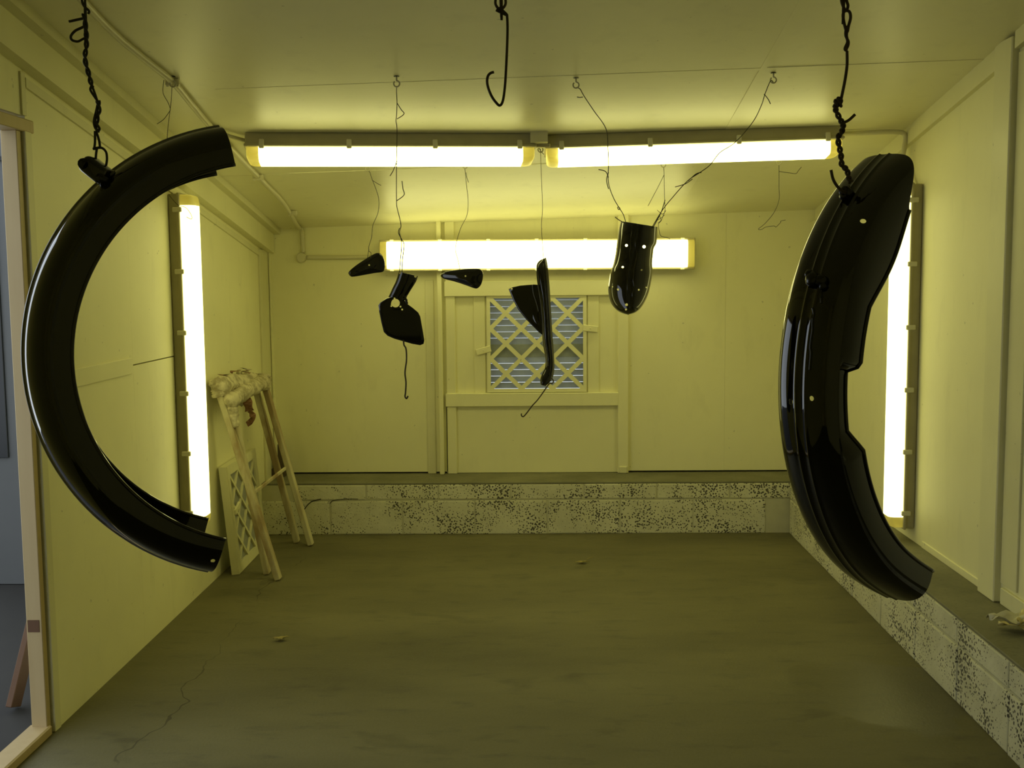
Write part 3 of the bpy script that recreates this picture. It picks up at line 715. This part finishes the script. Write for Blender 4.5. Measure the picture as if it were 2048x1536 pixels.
# slim mudguard
def mod_l(t_, q, al, rho):
    # flat side pressed slightly in below a crease, flanged ends
    k = abs(q - .5) * 2
    al *= 1 + .035 * math.exp(-((k - .80) / .028) ** 2) * max(0, min(1, (t_ - .1) / .05)) * max(0, min(1, (.8 - t_) / .05))
    u_ = abs(al) / .0793; rho += .0035 * max(0.0, min(1.0, (.34 - u_) / .07))
    return al, rho
GLf, CLf, eL, aL, zL = guard(-.4312, 1.3836, .4506, -.1024, -.001, .3531, .1586, .0625, 3.0981, 1.2846, -1.3711, NT_=100, NP=121, mod=mod_l, bead=0)
g1 = empty('mudguard', CLf, 'slim glossy black motorcycle mudguard hanging by the doorway, open side towards the booth', 'mudguard')
hl = surf(GLf, 425, 1122)
me = shell_mesh(GLf, -.0016); me = bore(me, [(hl[0], hl[1], .0035)])
set_smooth(link('blade', me, M['black'], g1), 40)
for sd in (0, -1):
    bm = bmesh.new(); add_tube(bm, [row[sd] for row in GLf], .0028, 8); link('rolled_edge', bm_mesh(bm), M['black'], g1, smooth=True)
# mounting lug on its crown
lp_, ln_ = surf(GLf, 205, 365)
bm = bmesh.new()
c0 = atY(194, 341, lp_.y + .01)
dv = Vector((-.62, 0, .62)).normalized()
ax_l = Vector((.62, 0, -.5)).normalized(); sid = Vector((0, 1, 0)); upl = sid.cross(ax_l)
add_box(bm, (-.021, -.02, -.013), (.021, .02, .013), .009, 4)
mm = Matrix.Identity(4)
for i in range(3): mm[i][0], mm[i][1], mm[i][2], mm[i][3] = ax_l[i], sid[i], upl[i], c0[i]
bmesh.ops.transform(bm, matrix=mm, verts=bm.verts[:]); lug_ = set_smooth(link('mounting_lug', bm_mesh(bm), M['black'], g1), 50)
tube('lug_bolt', [c0 + Vector((-.012, -.02, .008)), c0 + Vector((-.012, .028, .008))], .008, M['lug'], lug_, n=10, per=0)
tube('lug_bolt', [c0 + Vector((.012, -.024, -.012)), c0 + Vector((.02, .02, -.022))], .006, M['lug'], lug_, n=10, per=0)
bar('lug_tab', c0 + Vector((.01, .0, -.005)), lp_ + Vector((.01, .02, -.012)), .03, .012, M['black'], g1, up=(0, 1, 0), bevel=.003)
LUG = c0

# wide mudguard
def mod_r(t_, q, al, rho):
    # deep cheek at the top, pressed clearance pocket half-way down on the near side
    if q > .5:
        k = (q - .5) * 2
        pk = max(0, min(1, (t_ - .425) / .012)) * max(0, min(1, (.59 - t_) / .035))
        pk2 = max(0.0, min(1.0, (k - .62) / .06))
        al += .022 * pk * pk2
        if t_ < .3: rho -= .020 * k ** 3 * math.sin(math.pi * t_ / .3) ; 
        al *= 1 + .03 * math.exp(-((k - .36) / .03) ** 2) * max(0, min(1, (t_ - .26) / .02)) * max(0, min(1, (.56 - t_) / .02))
    # flared bottom lip
    if t_ > .9: rho += .005 * ((t_ - .9) / .1) ** 2
    return al, rho
GRg, CRg, eR, aR, zR = guard(.6338, 1.3524, .7162, -.0825, .013, .3641, .113, .0549, 2.95, .9814, -1.3406, NT_=110, NP=121, mod=mod_r, bead=.0018, cut=lambda q: .085 * max(0, (q - .62) / .38) ** 2.2)
g2 = empty('mudguard', CRg, 'wide glossy black motorcycle mudguard hanging in front of the right wall fitting', 'mudguard')
hs = [surf(GRg, *q_) for q_ in ((1726, 441), (1581, 799), (1621, 802))]
me = bore(shell_mesh(GRg, -.0018), [(h_[0], h_[1], r_) for h_, r_ in zip(hs, (.0042, .0042, .0036))])
set_smooth(link('blade', me, M['black'], g2), 40)
for sd in (0, -1):
    bm = bmesh.new(); add_tube(bm, [row[sd] for row in GRg], .003, 8); link('rolled_edge', bm_mesh(bm), M['black'], g2, smooth=True)
def lump(pos, r, parent, seed, mat='lug', name='stay_bolt'):
    bm = bmesh.new(); bmesh.ops.create_icosphere(bm, subdivisions=2, radius=r)
    for v in bm.verts: v.co = v.co * (1 + .35 * noise.noise(v.co / r * 1.3 + Vector((seed, 0, 0)))) + Vector(pos)
    return link(name, bm_mesh(bm), M[mat], parent, smooth=True)
for q_, r_, sd in (((1630, 557), .011, 1), ((1642, 566), .009, 2), ((1648, 575), .006, 3), ((1621, 553), .007, 4)):
    p_, n_ = surf(GRg, *q_); lump(p_ + n_ * r_ * .5, r_, g2, sd)
# long pressed slots lying proud on the crown
for a_, b_ in (((1627, 610), (1618, 742)), ((1642, 583), (1641, 608))):
    pts_ = [surf(GRg, a_[0] + (b_[0] - a_[0]) * k / 8, a_[1] + (b_[1] - a_[1]) * k / 8, 9) for k in range(9)]
    tube('pressed_rib', [p_ + n_ * .0003 for p_, n_ in pts_], .0016, M['black'], g2, n=6)

# ---------------------------------------------------------------- arched sheet parts traced in silhouette
def edge_at(E, v):
    for (x0, y0), (x1, y1) in zip(E, E[1:]):
        if y0 <= v <= y1: return x0 + (x1 - x0) * (v - y0) / max(1e-6, y1 - y0)
    return E[-1][0] if v > E[-1][1] else E[0][0]
def smooth_edge(E):
    return [(p_.x, p_.y) for p_ in spline([Vector((x, y, 0)) for x, y in E], 6)]
def arched(Lf, Rt, Y, bulge, NV=46, NU=25, tiltY=0.0, ridge=0.0, th=.0018, pw=.5):
    """sheet between two outlines, bowed towards the viewer across its width"""
    Lf, Rt = smooth_edge(Lf), smooth_edge(Rt); G = []
    for i in range(NV + 1):
        k = i / NV; k = k - .09 * math.sin(2 * math.pi * k) / (2 * math.pi) * 0
        li = k * (len(Lf) - 1); ri = k * (len(Rt) - 1)
        def samp(E, f_):
            a_ = min(int(f_), len(E) - 2); u_ = f_ - a_; return (E[a_][0] + (E[a_ + 1][0] - E[a_][0]) * u_, E[a_][1] + (E[a_ + 1][1] - E[a_][1]) * u_)
        (lx, ly), (rx, ry) = samp(Lf, li), samp(Rt, ri); row = []
        wpx = math.hypot(rx - lx, ry - ly)
        for j in range(NU):
            s = j / (NU - 1); c_ = (1 - (2 * s - 1) ** 2) ** pw
            dep = Y - bulge * c_ * min(1, wpx / 60 + .15) + tiltY * (k - .5) + ridge * math.exp(-((s - .5) / .05) ** 2)
            row.append(atY(lx + (rx - lx) * s, ly + (ry - ly) * s, dep))
        G.append(row)
    return G
# ribbed mudguard blade below the second ceiling fitting
cv = lambda L_, ox, oy, k: [(ox + x * k, oy + y * k) for x, y in L_]
LfE = cv([(395, 270), (365, 400), (345, 550), (330, 680), (298, 830), (265, 910), (242, 1050), (235, 1150), (247, 1250), (282, 1340), (340, 1408), (390, 1440), (440, 1460), (472, 1466)], 1180, 400, .15625)
RtE = cv([(865, 345), (858, 450), (850, 550), (815, 620), (805, 700), (795, 800), (800, 890), (795, 960), (775, 1080), (745, 1200), (700, 1305), (640, 1395), (570, 1447), (490, 1467)], 1180, 400, .15625)
YM = 4.24
GM = arched(LfE, RtE, YM, .075, tiltY=-.05, ridge=.004, NU=33)
gm = empty('mudguard', atY(1262, 535, YM), 'short ribbed black mudguard blade with small holes hanging from two wires', 'mudguard')
holes = []
for x, y, r in ((457, 572, .0052), (692, 600, .0062), (408, 868, .0045), (665, 903, .0035), (275, 1100, .0025), (355, 1137, .004), (640, 1158, .0035), (738, 1132, .003), (470, 1337, .0052), (460, 1413, .0038)):
    p_, n_ = surf(GM, 1180 + x * .15625, 400 + y * .15625, 4); holes.append((p_, (Vector((0, 0, EYE)) - p_).normalized(), r))
me = bore(shell_mesh(GM, -.0016), holes); set_smooth(link('blade', me, M['black'], gm), 40)
for sgn, x_ in ((-1, 540), (1, 610)):
    pts_ = [surf(GM, 1180 + (x_ - .07 * (y - 290)) * .15625, 400 + y * .15625, 6) for y in range(330, 1250, 70)]
    tube('pressed_rib', [p_ - Vector((0, .0005, 0)) for p_, n_ in pts_], .0025, M['black'], gm, n=6)
# winged guard hanging under the box between the ceiling fittings
k2_ = .2994
LfE = cv([(735, 68), (714, 95), (712, 160), (722, 250), (737, 340), (746, 440), (749, 520), (752, 600), (760, 660), (772, 730), (768, 785), (748, 830), (735, 870), (740, 900)], 860, 500, k2_)
RtE = cv([(775, 50), (785, 100), (792, 160), (799, 240), (804, 330), (810, 430), (815, 510), (820, 590), (825, 650), (829, 720), (831, 780), (825, 835), (803, 880), (770, 909)], 860, 500, k2_)
YW = 5.05
GW = arched(LfE, RtE, YW, .030, tiltY=-.12, ridge=0, NU=19, pw=.6)
gw = empty('chain_guard', atY(1085, 640, YW), 'black winged guard hanging edge-on in front of the lattice vent', 'guard')
set_smooth(link('channel', shell_mesh(GW, -.0016), M['black'], gw), 45)
for sx_ in (.62, .8):
    pts_ = [row[int(sx_ * 18)] for row in GW[3:-6]]
    tube('bead', [p_ - Vector((0, .0006, 0)) for p_ in pts_[::3]], .0024, M['black'], gw, n=6)
def plate_mesh(outline, depthf, th, NR=7, dome=0.0, closed_smooth=True):
    """filled outline as concentric rings with a soft rounded rim; dome bows it to the viewer"""
    P_ = [Vector((x, y, 0)) for x, y in outline]
    if closed_smooth:
        n_ = len(P_); out = []
        for i in range(n_):
            a_, b_, c_, d_ = P_[i - 1], P_[i], P_[(i + 1) % n_], P_[(i + 2) % n_]
            for k in range(4):
                u_ = k / 4; out.append(.5 * ((2 * b_) + (c_ - a_) * u_ + (2 * a_ - 5 * b_ + 4 * c_ - d_) * u_ * u_ + (3 * b_ - a_ - 3 * c_ + d_) * u_ ** 3))
        P_ = out
    cen = sum(P_, Vector()) / len(P_); bm = bmesh.new(); front, back = [], []
    prof = [(1.0, .5), (.995, .2), (.975, 0.0)] + [(1 - k / NR, 0) for k in range(1, NR)]
    for s, back_f in prof:
        ring = []
        for p_ in P_:
            q_ = cen + (p_ - cen) * s; ring.append(bm.verts.new(atY(q_.x, q_.y, depthf(q_.x, q_.y) + th * back_f - dome * (1 - s * s))))
        front.append(ring)
    cf = bm.verts.new(atY(cen.x, cen.y, depthf(cen.x, cen.y) - dome))
    for s, back_f in [(1.0, .5), (.985, 1.0)]:
        if s == 1.0: back.append(front[0]); continue
        back.append([bm.verts.new(atY((cen + (p_ - cen) * s).x, (cen + (p_ - cen) * s).y, depthf(p_.x, p_.y) + th)) for p_ in P_])
    n_ = len(P_)
    for a_, b_ in zip(front, front[1:]):
        for k in range(n_): bm.faces.new((a_[k], a_[(k + 1) % n_], b_[(k + 1) % n_], b_[k]))
    for k in range(n_): bm.faces.new((front[-1][k], front[-1][(k + 1) % n_], cf))
    for k in range(n_): bm.faces.new((back[0][k], back[1][k], back[1][(k + 1) % n_], back[0][(k + 1) % n_]))
    cb = bm.verts.new(atY(cen.x, cen.y, depthf(cen.x, cen.y) + th - dome * .9))
    inner = [bm.verts.new(atY((cen + (p_ - cen) * .5).x, (cen + (p_ - cen) * .5).y, depthf(p_.x, p_.y) + th - dome * .7)) for p_ in P_]
    for k in range(n_):
        bm.faces.new((back[1][k], inner[k], inner[(k + 1) % n_], back[1][(k + 1) % n_])); bm.faces.new((inner[k], cb, inner[(k + 1) % n_]))
    return bm_mesh(bm)
wing = cv([(525, 262), (548, 250), (600, 238), (690, 230), (722, 232), (735, 320), (748, 420), (752, 520), (752, 568), (725, 548), (690, 512), (640, 462), (590, 400), (555, 335)], 860, 500, k2_)
df = lambda x, y: YW + .012 + (1080 - x) * .0004
me = plate_mesh(wing, df, .003, closed_smooth=False)
h_ = atY(860 + 546 * k2_, 500 + 259 * k2_, df(1023, 577)); me = bore(me, [(h_, (Vector((0, 0, EYE)) - h_).normalized(), .004)])
set_smooth(link('wing', me, M['black'], gw), 30)
wr_ = cv([(685, 232), (692, 290), (705, 330), (718, 375), (726, 412)], 860, 500, k2_)
tube('pressed_rib', [atY(x, y, df(x, y) - .001) for x, y in wr_], .0032, M['black'], gw, n=6)
edge_ = cv([(716, 100), (716, 170), (726, 250), (741, 340), (752, 440), (760, 540), (770, 620), (782, 700), (786, 780)], 860, 500, k2_)
tube('rolled_edge', [atY(x, y, YW - .022 - .12 * ((y - 515) / 255 - .5)) for x, y in edge_], .0035, M['black'], gw, n=6)

# tail lamp and number plate bracket
k3 = .22135
YP = 4.20
bd = cv([(437, 590), (455, 565), (510, 528), (540, 520), (600, 508), (650, 522), (700, 578), (750, 615), (797, 655), (815, 690), (835, 800), (853, 905), (846, 938), (815, 951), (740, 938), (660, 915), (580, 892), (520, 866), (486, 832), (465, 750), (445, 650)], 660, 480, k3)
pb = empty('plate_bracket', atY(803, 615, YP), 'black five-sided number plate bracket with neck and lamp hole hanging from a wire', 'bracket')
fl_ = lambda x, y: YP + (y - 620) * .0002
me = plate_mesh(bd, fl_, .004, closed_smooth=False)
def H3(x, y, r): 
    p_ = atY(660 + x * k3, 480 + y * k3, YP); return (p_, (Vector((0, 0, EYE)) - p_).normalized(), r)
me = bore(me, [H3(592, 570, .0165), H3(583, 527, .0032), H3(556, 580, .003), H3(554, 597, .0035), H3(637, 602, .0035), H3(652, 628, .0035)], True)
set_smooth(link('plate', me, M['black'], pb), 30)
nkL = cv([(622, 285), (606, 340), (590, 385), (565, 435), (545, 480), (535, 500), (527, 515)], 660, 480, k3); nkR = cv([(795, 327), (780, 370), (760, 405), (728, 455), (700, 502), (694, 515), (690, 530)], 660, 480, k3)
GN = arched(nkL, nkR, YP + .006, .016, NV=24, NU=17, pw=.35); set_smooth(link('neck', bore(shell_mesh(GN, -.0016), [H3(632, 297, .004), H3(772, 328, .005)]), M['black'], pb), 40)
tube('lamp_clip', [atY(660 + x * k3, 480 + y * k3, YP - .008) for x, y in ((655, 545), (672, 532), (688, 540), (690, 560), (698, 578))], .005, M['lug'], pb, n=8)

# teardrop side covers
def cover(outline, Y, label, hole, kx):
    c_ = sum((Vector((x, y, 0)) for x, y in outline), Vector()) / len(outline)
    root = empty('side_cover', atY(c_.x, c_.y, Y), label, 'side cover')
    f0 = lambda x, y: Y + (x - c_.x) * kx
    me = plate_mesh(outline, f0, .008, NR=9, dome=.006)
    p_ = atY(hole[0], hole[1], Y); me = bore(me, [(p_, (Vector((0, 0, EYE)) - p_).normalized(), .0042)])
    set_smooth(link('cover_shell', me, M['black'], root), 40)
    return root
cover(cv([(165, 300), (185, 270), (240, 225), (330, 165), (400, 125), (432, 117), (462, 128), (485, 165), (497, 220), (490, 272), (468, 291), (400, 300), (300, 318), (215, 332), (185, 328)], 660, 480, k3), 5.30,
      'black teardrop side cover tilted point down beside the back wall fitting', (660 + 354 * k3, 480 + 227 * k3), .0004)
cover(cv([(70, 172), (85, 154), (130, 140), (220, 128), (310, 124), (342, 134), (355, 165), (346, 220), (326, 250), (300, 257), (240, 236), (170, 213), (95, 193)], 860, 500, k2_), 5.32,
      'black teardrop side cover hanging nearly level under the back wall fitting', (860 + 237 * k2_, 500 + 174 * k2_), -.0003)

# ---------------------------------------------------------------- ceiling eyes and wires
def eye(p, label):
    """screw eye in the ceiling above the point p"""
    z = zc(p.x, p.y); r = empty('screw_eye', (p.x, p.y, z), label, 'screw eye', 'screw eyes in the ceiling')
    tube('shank', [Vector((p.x, p.y, z + .004)), Vector((p.x, p.y, z - .018))], .003, M['eye'], r, n=8, per=0)
    ring = [Vector((p.x + .011 * math.sin(a_), p.y, z - .028 + .011 * math.cos(a_))) for a_ in [2 * math.pi * k / 18 for k in range(17)]]
    tube('ring', ring, .0028, M['eye'], r, n=7, per=0)
    bm = bmesh.new(); bmesh.ops.create_cone(bm, cap_ends=True, segments=14, radius1=.011, radius2=.009, depth=.003, matrix=Matrix.Translation((p.x, p.y, z - .0012))); link('washer', bm_mesh(bm), M['wire2'], r)
    return Vector((p.x, p.y, z - .037))
def wire(label, Y, paths, r=.0016, name='hanging_wire', mat='wire2', start=None, twist=None, depth=None, ends=None):
    """one wire; paths are traced points on the vertical plane it hangs in"""
    bm = bmesh.new(); dp = depth or (lambda x, y: Y)
    for k, path in enumerate(paths):
        P_ = [atY(x, y, dp(x, y)) for x, y in path]
        if k == 0 and start is not None: P_ = [start] + P_
        if ends and k in ends: P_[-1] = ends[k]
        if twist and k in twist: add_twist(bm, P_, r, r * 1.05, twist[k])
        else: add_tube(bm, spline(P_, 6), r, 6)
    return tag(link(name, bm_mesh(bm), M[mat], smooth=True), label, 'wire')
def eye_at(px, py, label):
    p = on_ceiling(px, py); return eye(p, label), p.y

s, Y = eye_at(345, 152, 'screw eye in the ceiling next to the conduit, holding a thin loose wire')
wire('thin loose wire dangling beside the ceiling conduit', Y, [[(344, 175), (342, 205), (337, 245), (334, 278)], [(328, 160), (326, 185), (336, 205), (341, 218)], [(341, 220), (328, 238), (314, 248)]], .0012, start=s)
s, Y = eye_at(793, 152, 'screw eye in the ceiling holding the number plate bracket wire')
wire('kinked wire holding the number plate bracket', YP, [[(793, 185), (794, 205), (793, 232), (792, 242), (794, 262), (793, 330), (793, 400), (794, 415), (799, 435), (802, 452), (799, 465), (803, 485), (801, 520), (799, 545)], [(794, 206), (803, 220), (808, 226), (805, 231), (794, 238)], [(794, 322), (787, 340), (780, 352)], [(793, 402), (808, 390), (806, 378), (804, 362)], [(799, 456), (797, 466), (804, 480), (808, 490), (805, 520), (804, 545)]], .0016, start=s)
s, Y = eye_at(735, 325, 'screw eye in the ceiling holding the tilted side cover wire')
wire('thin wire holding the tilted side cover', 5.30, [[(740, 345), (743, 355), (757, 395), (756, 425), (746, 450), (743, 475), (738, 492), (738, 502), (742, 506), (741, 520)], [(744, 360), (753, 366), (762, 371)], [(738, 498), (735, 515), (736, 524)]], .0014, start=s)
s, Y = eye_at(930, 320, 'screw eye in the ceiling holding the level side cover wire')
wire('thin wire holding the level side cover', 5.32, [[(930, 340), (933, 370), (936, 400), (934, 430), (922, 455), (914, 480), (911, 500), (916, 520), (920, 541)], [(932, 345), (934, 356), (937, 365)]], .0014, start=s)
s, Y = eye_at(1081, 287, 'screw eye in the ceiling behind the square junction box, holding the winged guard wire')
wire('thin straight wire holding the winged guard', YW, [[(1081, 302), (1083, 360), (1085, 415), (1083, 450), (1085, 490), (1088, 525)], [(1078, 285), (1080, 300), (1088, 309)]], .0013, start=Vector((s.x, YW, s.z)), ends={0: surf(GW, 1088, 525, 7)[0]})
s, Y = eye_at(1152, 155, 'screw eye in the ceiling holding the first wire of the ribbed mudguard')
wire('long wire to the upper corner of the ribbed mudguard, with a knot near the end', YM, [[(1160, 178), (1168, 192), (1188, 222), (1212, 258), (1216, 300), (1217, 330), (1216, 355), (1219, 375), (1228, 398), (1238, 415), (1247, 430), (1251, 448)], [(1166, 194), (1160, 195), (1154, 194)], [(1197, 339), (1211, 343), (1217, 355)], [(1217, 345), (1213, 360), (1217, 378)], [(1236, 413), (1240, 417), (1237, 419), (1235, 414)], [(1230, 434), (1238, 440), (1250, 447)]], .0016, start=s, ends={0: surf(GM, 1251, 449, 7)[0], 5: surf(GM, 1250, 449, 7)[0]})
s, Y = eye_at(1547, 145, 'screw eye in the ceiling holding the second, slanting wire of the ribbed mudguard')
wire('long slanting twisted wire to the corner of the ribbed mudguard', YM, [[(1541, 162), (1530, 188), (1523, 210), (1505, 245), (1470, 285), (1440, 305), (1420, 330), (1400, 345), (1375, 362), (1345, 395), (1325, 420), (1306, 449)], [(1528, 188), (1536, 198), (1541, 208)], [(1403, 345), (1392, 348), (1376, 362)], [(1385, 358), (1370, 368), (1350, 374)], [(1330, 400), (1322, 425), (1311, 452)]], .0016, start=s, ends={0: surf(GM, 1306, 455, 7)[0], 4: surf(GM, 1311, 456, 7)[0]})
s, Y = eye_at(1327, 318, 'screw eye in the ceiling holding a loose forked wire behind the ribbed mudguard')
wire('loose forked wire with a tangled end behind the ribbed mudguard', Y, [[(1328, 345), (1329, 395), (1330, 420), (1326, 432), (1322, 442), (1317, 448), (1318, 460), (1322, 472), (1334, 475), (1340, 478)], [(1328, 350), (1314, 378), (1296, 412)], [(1314, 420), (1325, 428), (1332, 421)], [(1312, 442), (1322, 436), (1329, 430)], [(1318, 430), (1322, 440), (1316, 446)]], .0013, start=s)
s, Y = eye_at(1558, 313, 'screw eye in the ceiling holding a loose hooked wire by the wide mudguard')
wire('loose wire ending in a sharp hook by the wide mudguard', Y, [[(1558, 340), (1558, 375), (1558, 400), (1548, 425), (1530, 447), (1517, 458), (1523, 459), (1532, 454), (1548, 452), (1552, 454), (1561, 445), (1562, 442), (1571, 440)], [(1558, 343), (1580, 346), (1592, 347), (1597, 341), (1603, 334)]], .0013, start=s)

# heavy wires of the two large mudguards and the empty hook, all on the eye row nearest the opening
def up_from(px, py, Y):
    p = atY(px, py, Y); return p
YL = LUG.y
tp = atY(166, -20, YL); s = eye(Vector((tp.x, YL, 0)), 'screw eye in the ceiling holding the slim mudguard')
wire('twisted double wire with a side loop holding the slim mudguard', YL, [
    [(168, 28), (172, 60), (173, 90), (170, 118), (178, 150), (184, 175)],
    [(166, -30), (164, 0), (168, 12), (178, 22), (176, 28)], [(172, -30), (170, 5), (170, 20), (170, 60), (171, 85)],
    [(138, 43), (152, 40), (170, 36)], [(170, 52), (162, 56), (150, 62), (142, 72), (144, 80), (155, 83), (164, 79), (170, 76)],
    [(183, 172), (181, 180), (188, 192), (196, 203)], [(184, 172), (189, 185), (195, 203)],
    [(196, 202), (198, 215), (196, 230), (193, 245), (196, 258), (195, 262)], [(196, 205), (193, 220), (188, 242), (190, 255), (195, 262)],
    [(190, 262), (190, 285), (188, 300)], [(192, 262), (198, 280), (200, 295)],
    [(186, 298), (194, 296), (204, 296), (212, 304), (214, 318), (212, 332)], [(194, 296), (192, 310), (191, 326)]],
    .0019, start=None, twist={0: 4, 7: 2}, mat='wire2')
tube_top = atY(168, -28, YL)
c = wire('upper run of the slim mudguard wire up to its screw eye', YL, [[(169, -28)]] if False else [[(169, -20), (168, -40)]], .0019, start=s, name='hanging_wire')
YK = 1.74
tp = atY(1002, -20, YK); s = eye(Vector((tp.x, YK, 0)), 'screw eye in the ceiling holding the empty hook')
wire('empty rusty hook of stiff wire hanging from the ceiling', YK, [[(992, -5), (991, 8), (997, 17), (1005, 17), (1011, 8), (1010, -5), (1002, -30)], [(992, 20), (1002, 25), (1014, 30), (1004, 20), (998, 15)], [(1014, 29), (1015, 60), (1013, 120), (1010, 170), (1006, 200), (1000, 211), (992, 205), (982, 190), (975, 170), (975, 155), (980, 147), (988, 144)]], .0021, name='wire_hook', mat='wire', start=None)
wire('plain wire from the ceiling down to the empty hook', YK, [[(1003, -30), (1000, -14), (992, -4)]], .0021, start=s, mat='wire')
pA, nA = surf(GRg, 1693, 386, 10); YRr = pA.y - .012
tp = atY(1690, -20, YRr); s = eye(Vector((tp.x, YRr, 0)), 'screw eye in the ceiling holding the wide mudguard')
wire('looped rusty wire chain holding the wide mudguard', YRr, [
    [(1686, -25), (1683, 0), (1687, 14), (1692, 22), (1696, 12), (1693, 0), (1690, -25)],
    [(1691, 20), (1699, 24), (1701, 36), (1697, 52), (1694, 64), (1689, 50), (1686, 32), (1688, 24), (1694, 20)],
    [(1694, 62), (1693, 72), (1695, 84), (1690, 97), (1694, 102)], [(1688, 100), (1694, 96), (1697, 84), (1691, 70), (1693, 52)],
    [(1694, 102), (1694, 130), (1690, 160), (1684, 190), (1679, 213)],
    [(1679, 213), (1680, 201), (1674, 200), (1671, 212), (1672, 222), (1680, 238), (1686, 250), (1684, 262), (1676, 276), (1679, 295), (1682, 312), (1684, 330), (1694, 340), (1697, 355), (1702, 364)],
    [(1668, 224), (1674, 219)], [(1682, 252), (1687, 246), (1698, 240), (1710, 229)],
    [(1662, 340), (1666, 358), (1674, 372), (1684, 382), (1692, 386)]],
    .0021, mat='wire', twist={5: 9})
wire('plain wire from the ceiling down to the looped chain', YRr, [[(1688, -40), (1688, -24)]], .0021, start=s, mat='wire')
for q_, r_, sd in (((1690, 384), .009, 5), ((1697, 388), .008, 7), ((1687, 392), .006, 9)):
    p_, n_ = surf(GRg, *q_); lump(p_ + n_ * r_ * .4, r_, g2, sd)

wire('thin wire loop hooked over the top of the left wall fitting', 4.84, [[(338, 389), (342, 395), (356, 410), (371, 415), (379, 424), (384, 434), (382, 438), (373, 434)]], .0012)
# hooks hanging below the parts
wire('stiff wire hook hanging below the number plate bracket', YP + .013, [[(807, 680), (808, 690), (812, 698), (813, 720), (810, 745), (812, 765), (811, 785), (810, 793), (813, 797), (816, 792)]], .0032, name='wire_hook', mat='wire')
wire('stiff bent wire hook hanging below the winged guard', YW - .06, [[(1103, 756), (1107, 762), (1104, 767), (1098, 768), (1086, 785), (1075, 800), (1064, 812), (1055, 824), (1047, 833), (1043, 831), (1043, 827)]], .0028, name='wire_hook', mat='wire')

# ---------------------------------------------------------------- debris
def scrap(name, label, cat, p, w, d, h, mat, seed, rz):
    G = []
    for i in range(9):
        row = []
        for j in range(6):
            x = (i / 8 - .5) * w * (1 - .55 * abs(j / 5 - .5) * 2); y = (j / 5 - .5) * d * (1 - .8 * abs(i / 8 - .5) * 2 * .9)
            z = h * (.45 + .5 * noise.noise(Vector((i * .35 + seed, j * .5, seed)))) + h * .5 * abs(j / 5 - .5)
            row.append(p + Matrix.Rotation(rz, 3, 'Z') @ Vector((x, y, max(.001, z))))
        G.append(row)
    return tag(link(name, shell_mesh(G, .0008), mat, smooth=True), label, cat)
scrap('dry_leaf', 'curled dry yellow leaf on the concrete floor near the left wall', 'leaf', at(562, 1281, 2, 0), .075, .045, .022, M['leaf'], 1, .3)
lf = scrap('dry_leaf', 'small dry leaf with a stalk on the floor before the back curb', 'leaf', at(1165, 1127, 2, 0), .085, .04, .018, M['leaf'], 5, .2)
p = at(1180, 1121, 2, 0.004); tube('stalk', [p + Vector((-.02, 0, .004)), p + Vector((.0, .01, .012)), p + Vector((.018, .03, .01))], .0014, M['leaf'], lf, n=5)
p = at(2028, 1262, 2, ZL); p.x -= .008
cp_ = empty('paper_scrap', p, 'crumpled yellow and white masking paper on the right ledge below the post', 'paper')
for k, (w, d, h, rz, dz, mt) in enumerate(((.17, .10, .05, .2, .022, 'clip'), (.12, .08, .04, -.5, .0, 'paper'), (.12, .05, .04, .9, .03, 'paper'))):
    G = []
    for i in range(9):
        row = []
        for j in range(6):
            x = (i / 8 - .5) * w; y = (j / 5 - .5) * d * (.35 + .65 * i / 8); z = dz + h * (.5 + .6 * noise.noise(Vector((i * .4 + k * 7, j * .45, k))))
            row.append(p + Vector((.02 * k, .0, 0)) + Matrix.Rotation(rz, 3, 'Z') @ Vector((x, y, max(.001, z))))
        G.append(row)
    link('fold', shell_mesh(G, .0008), M[mt], cp_, smooth=True)
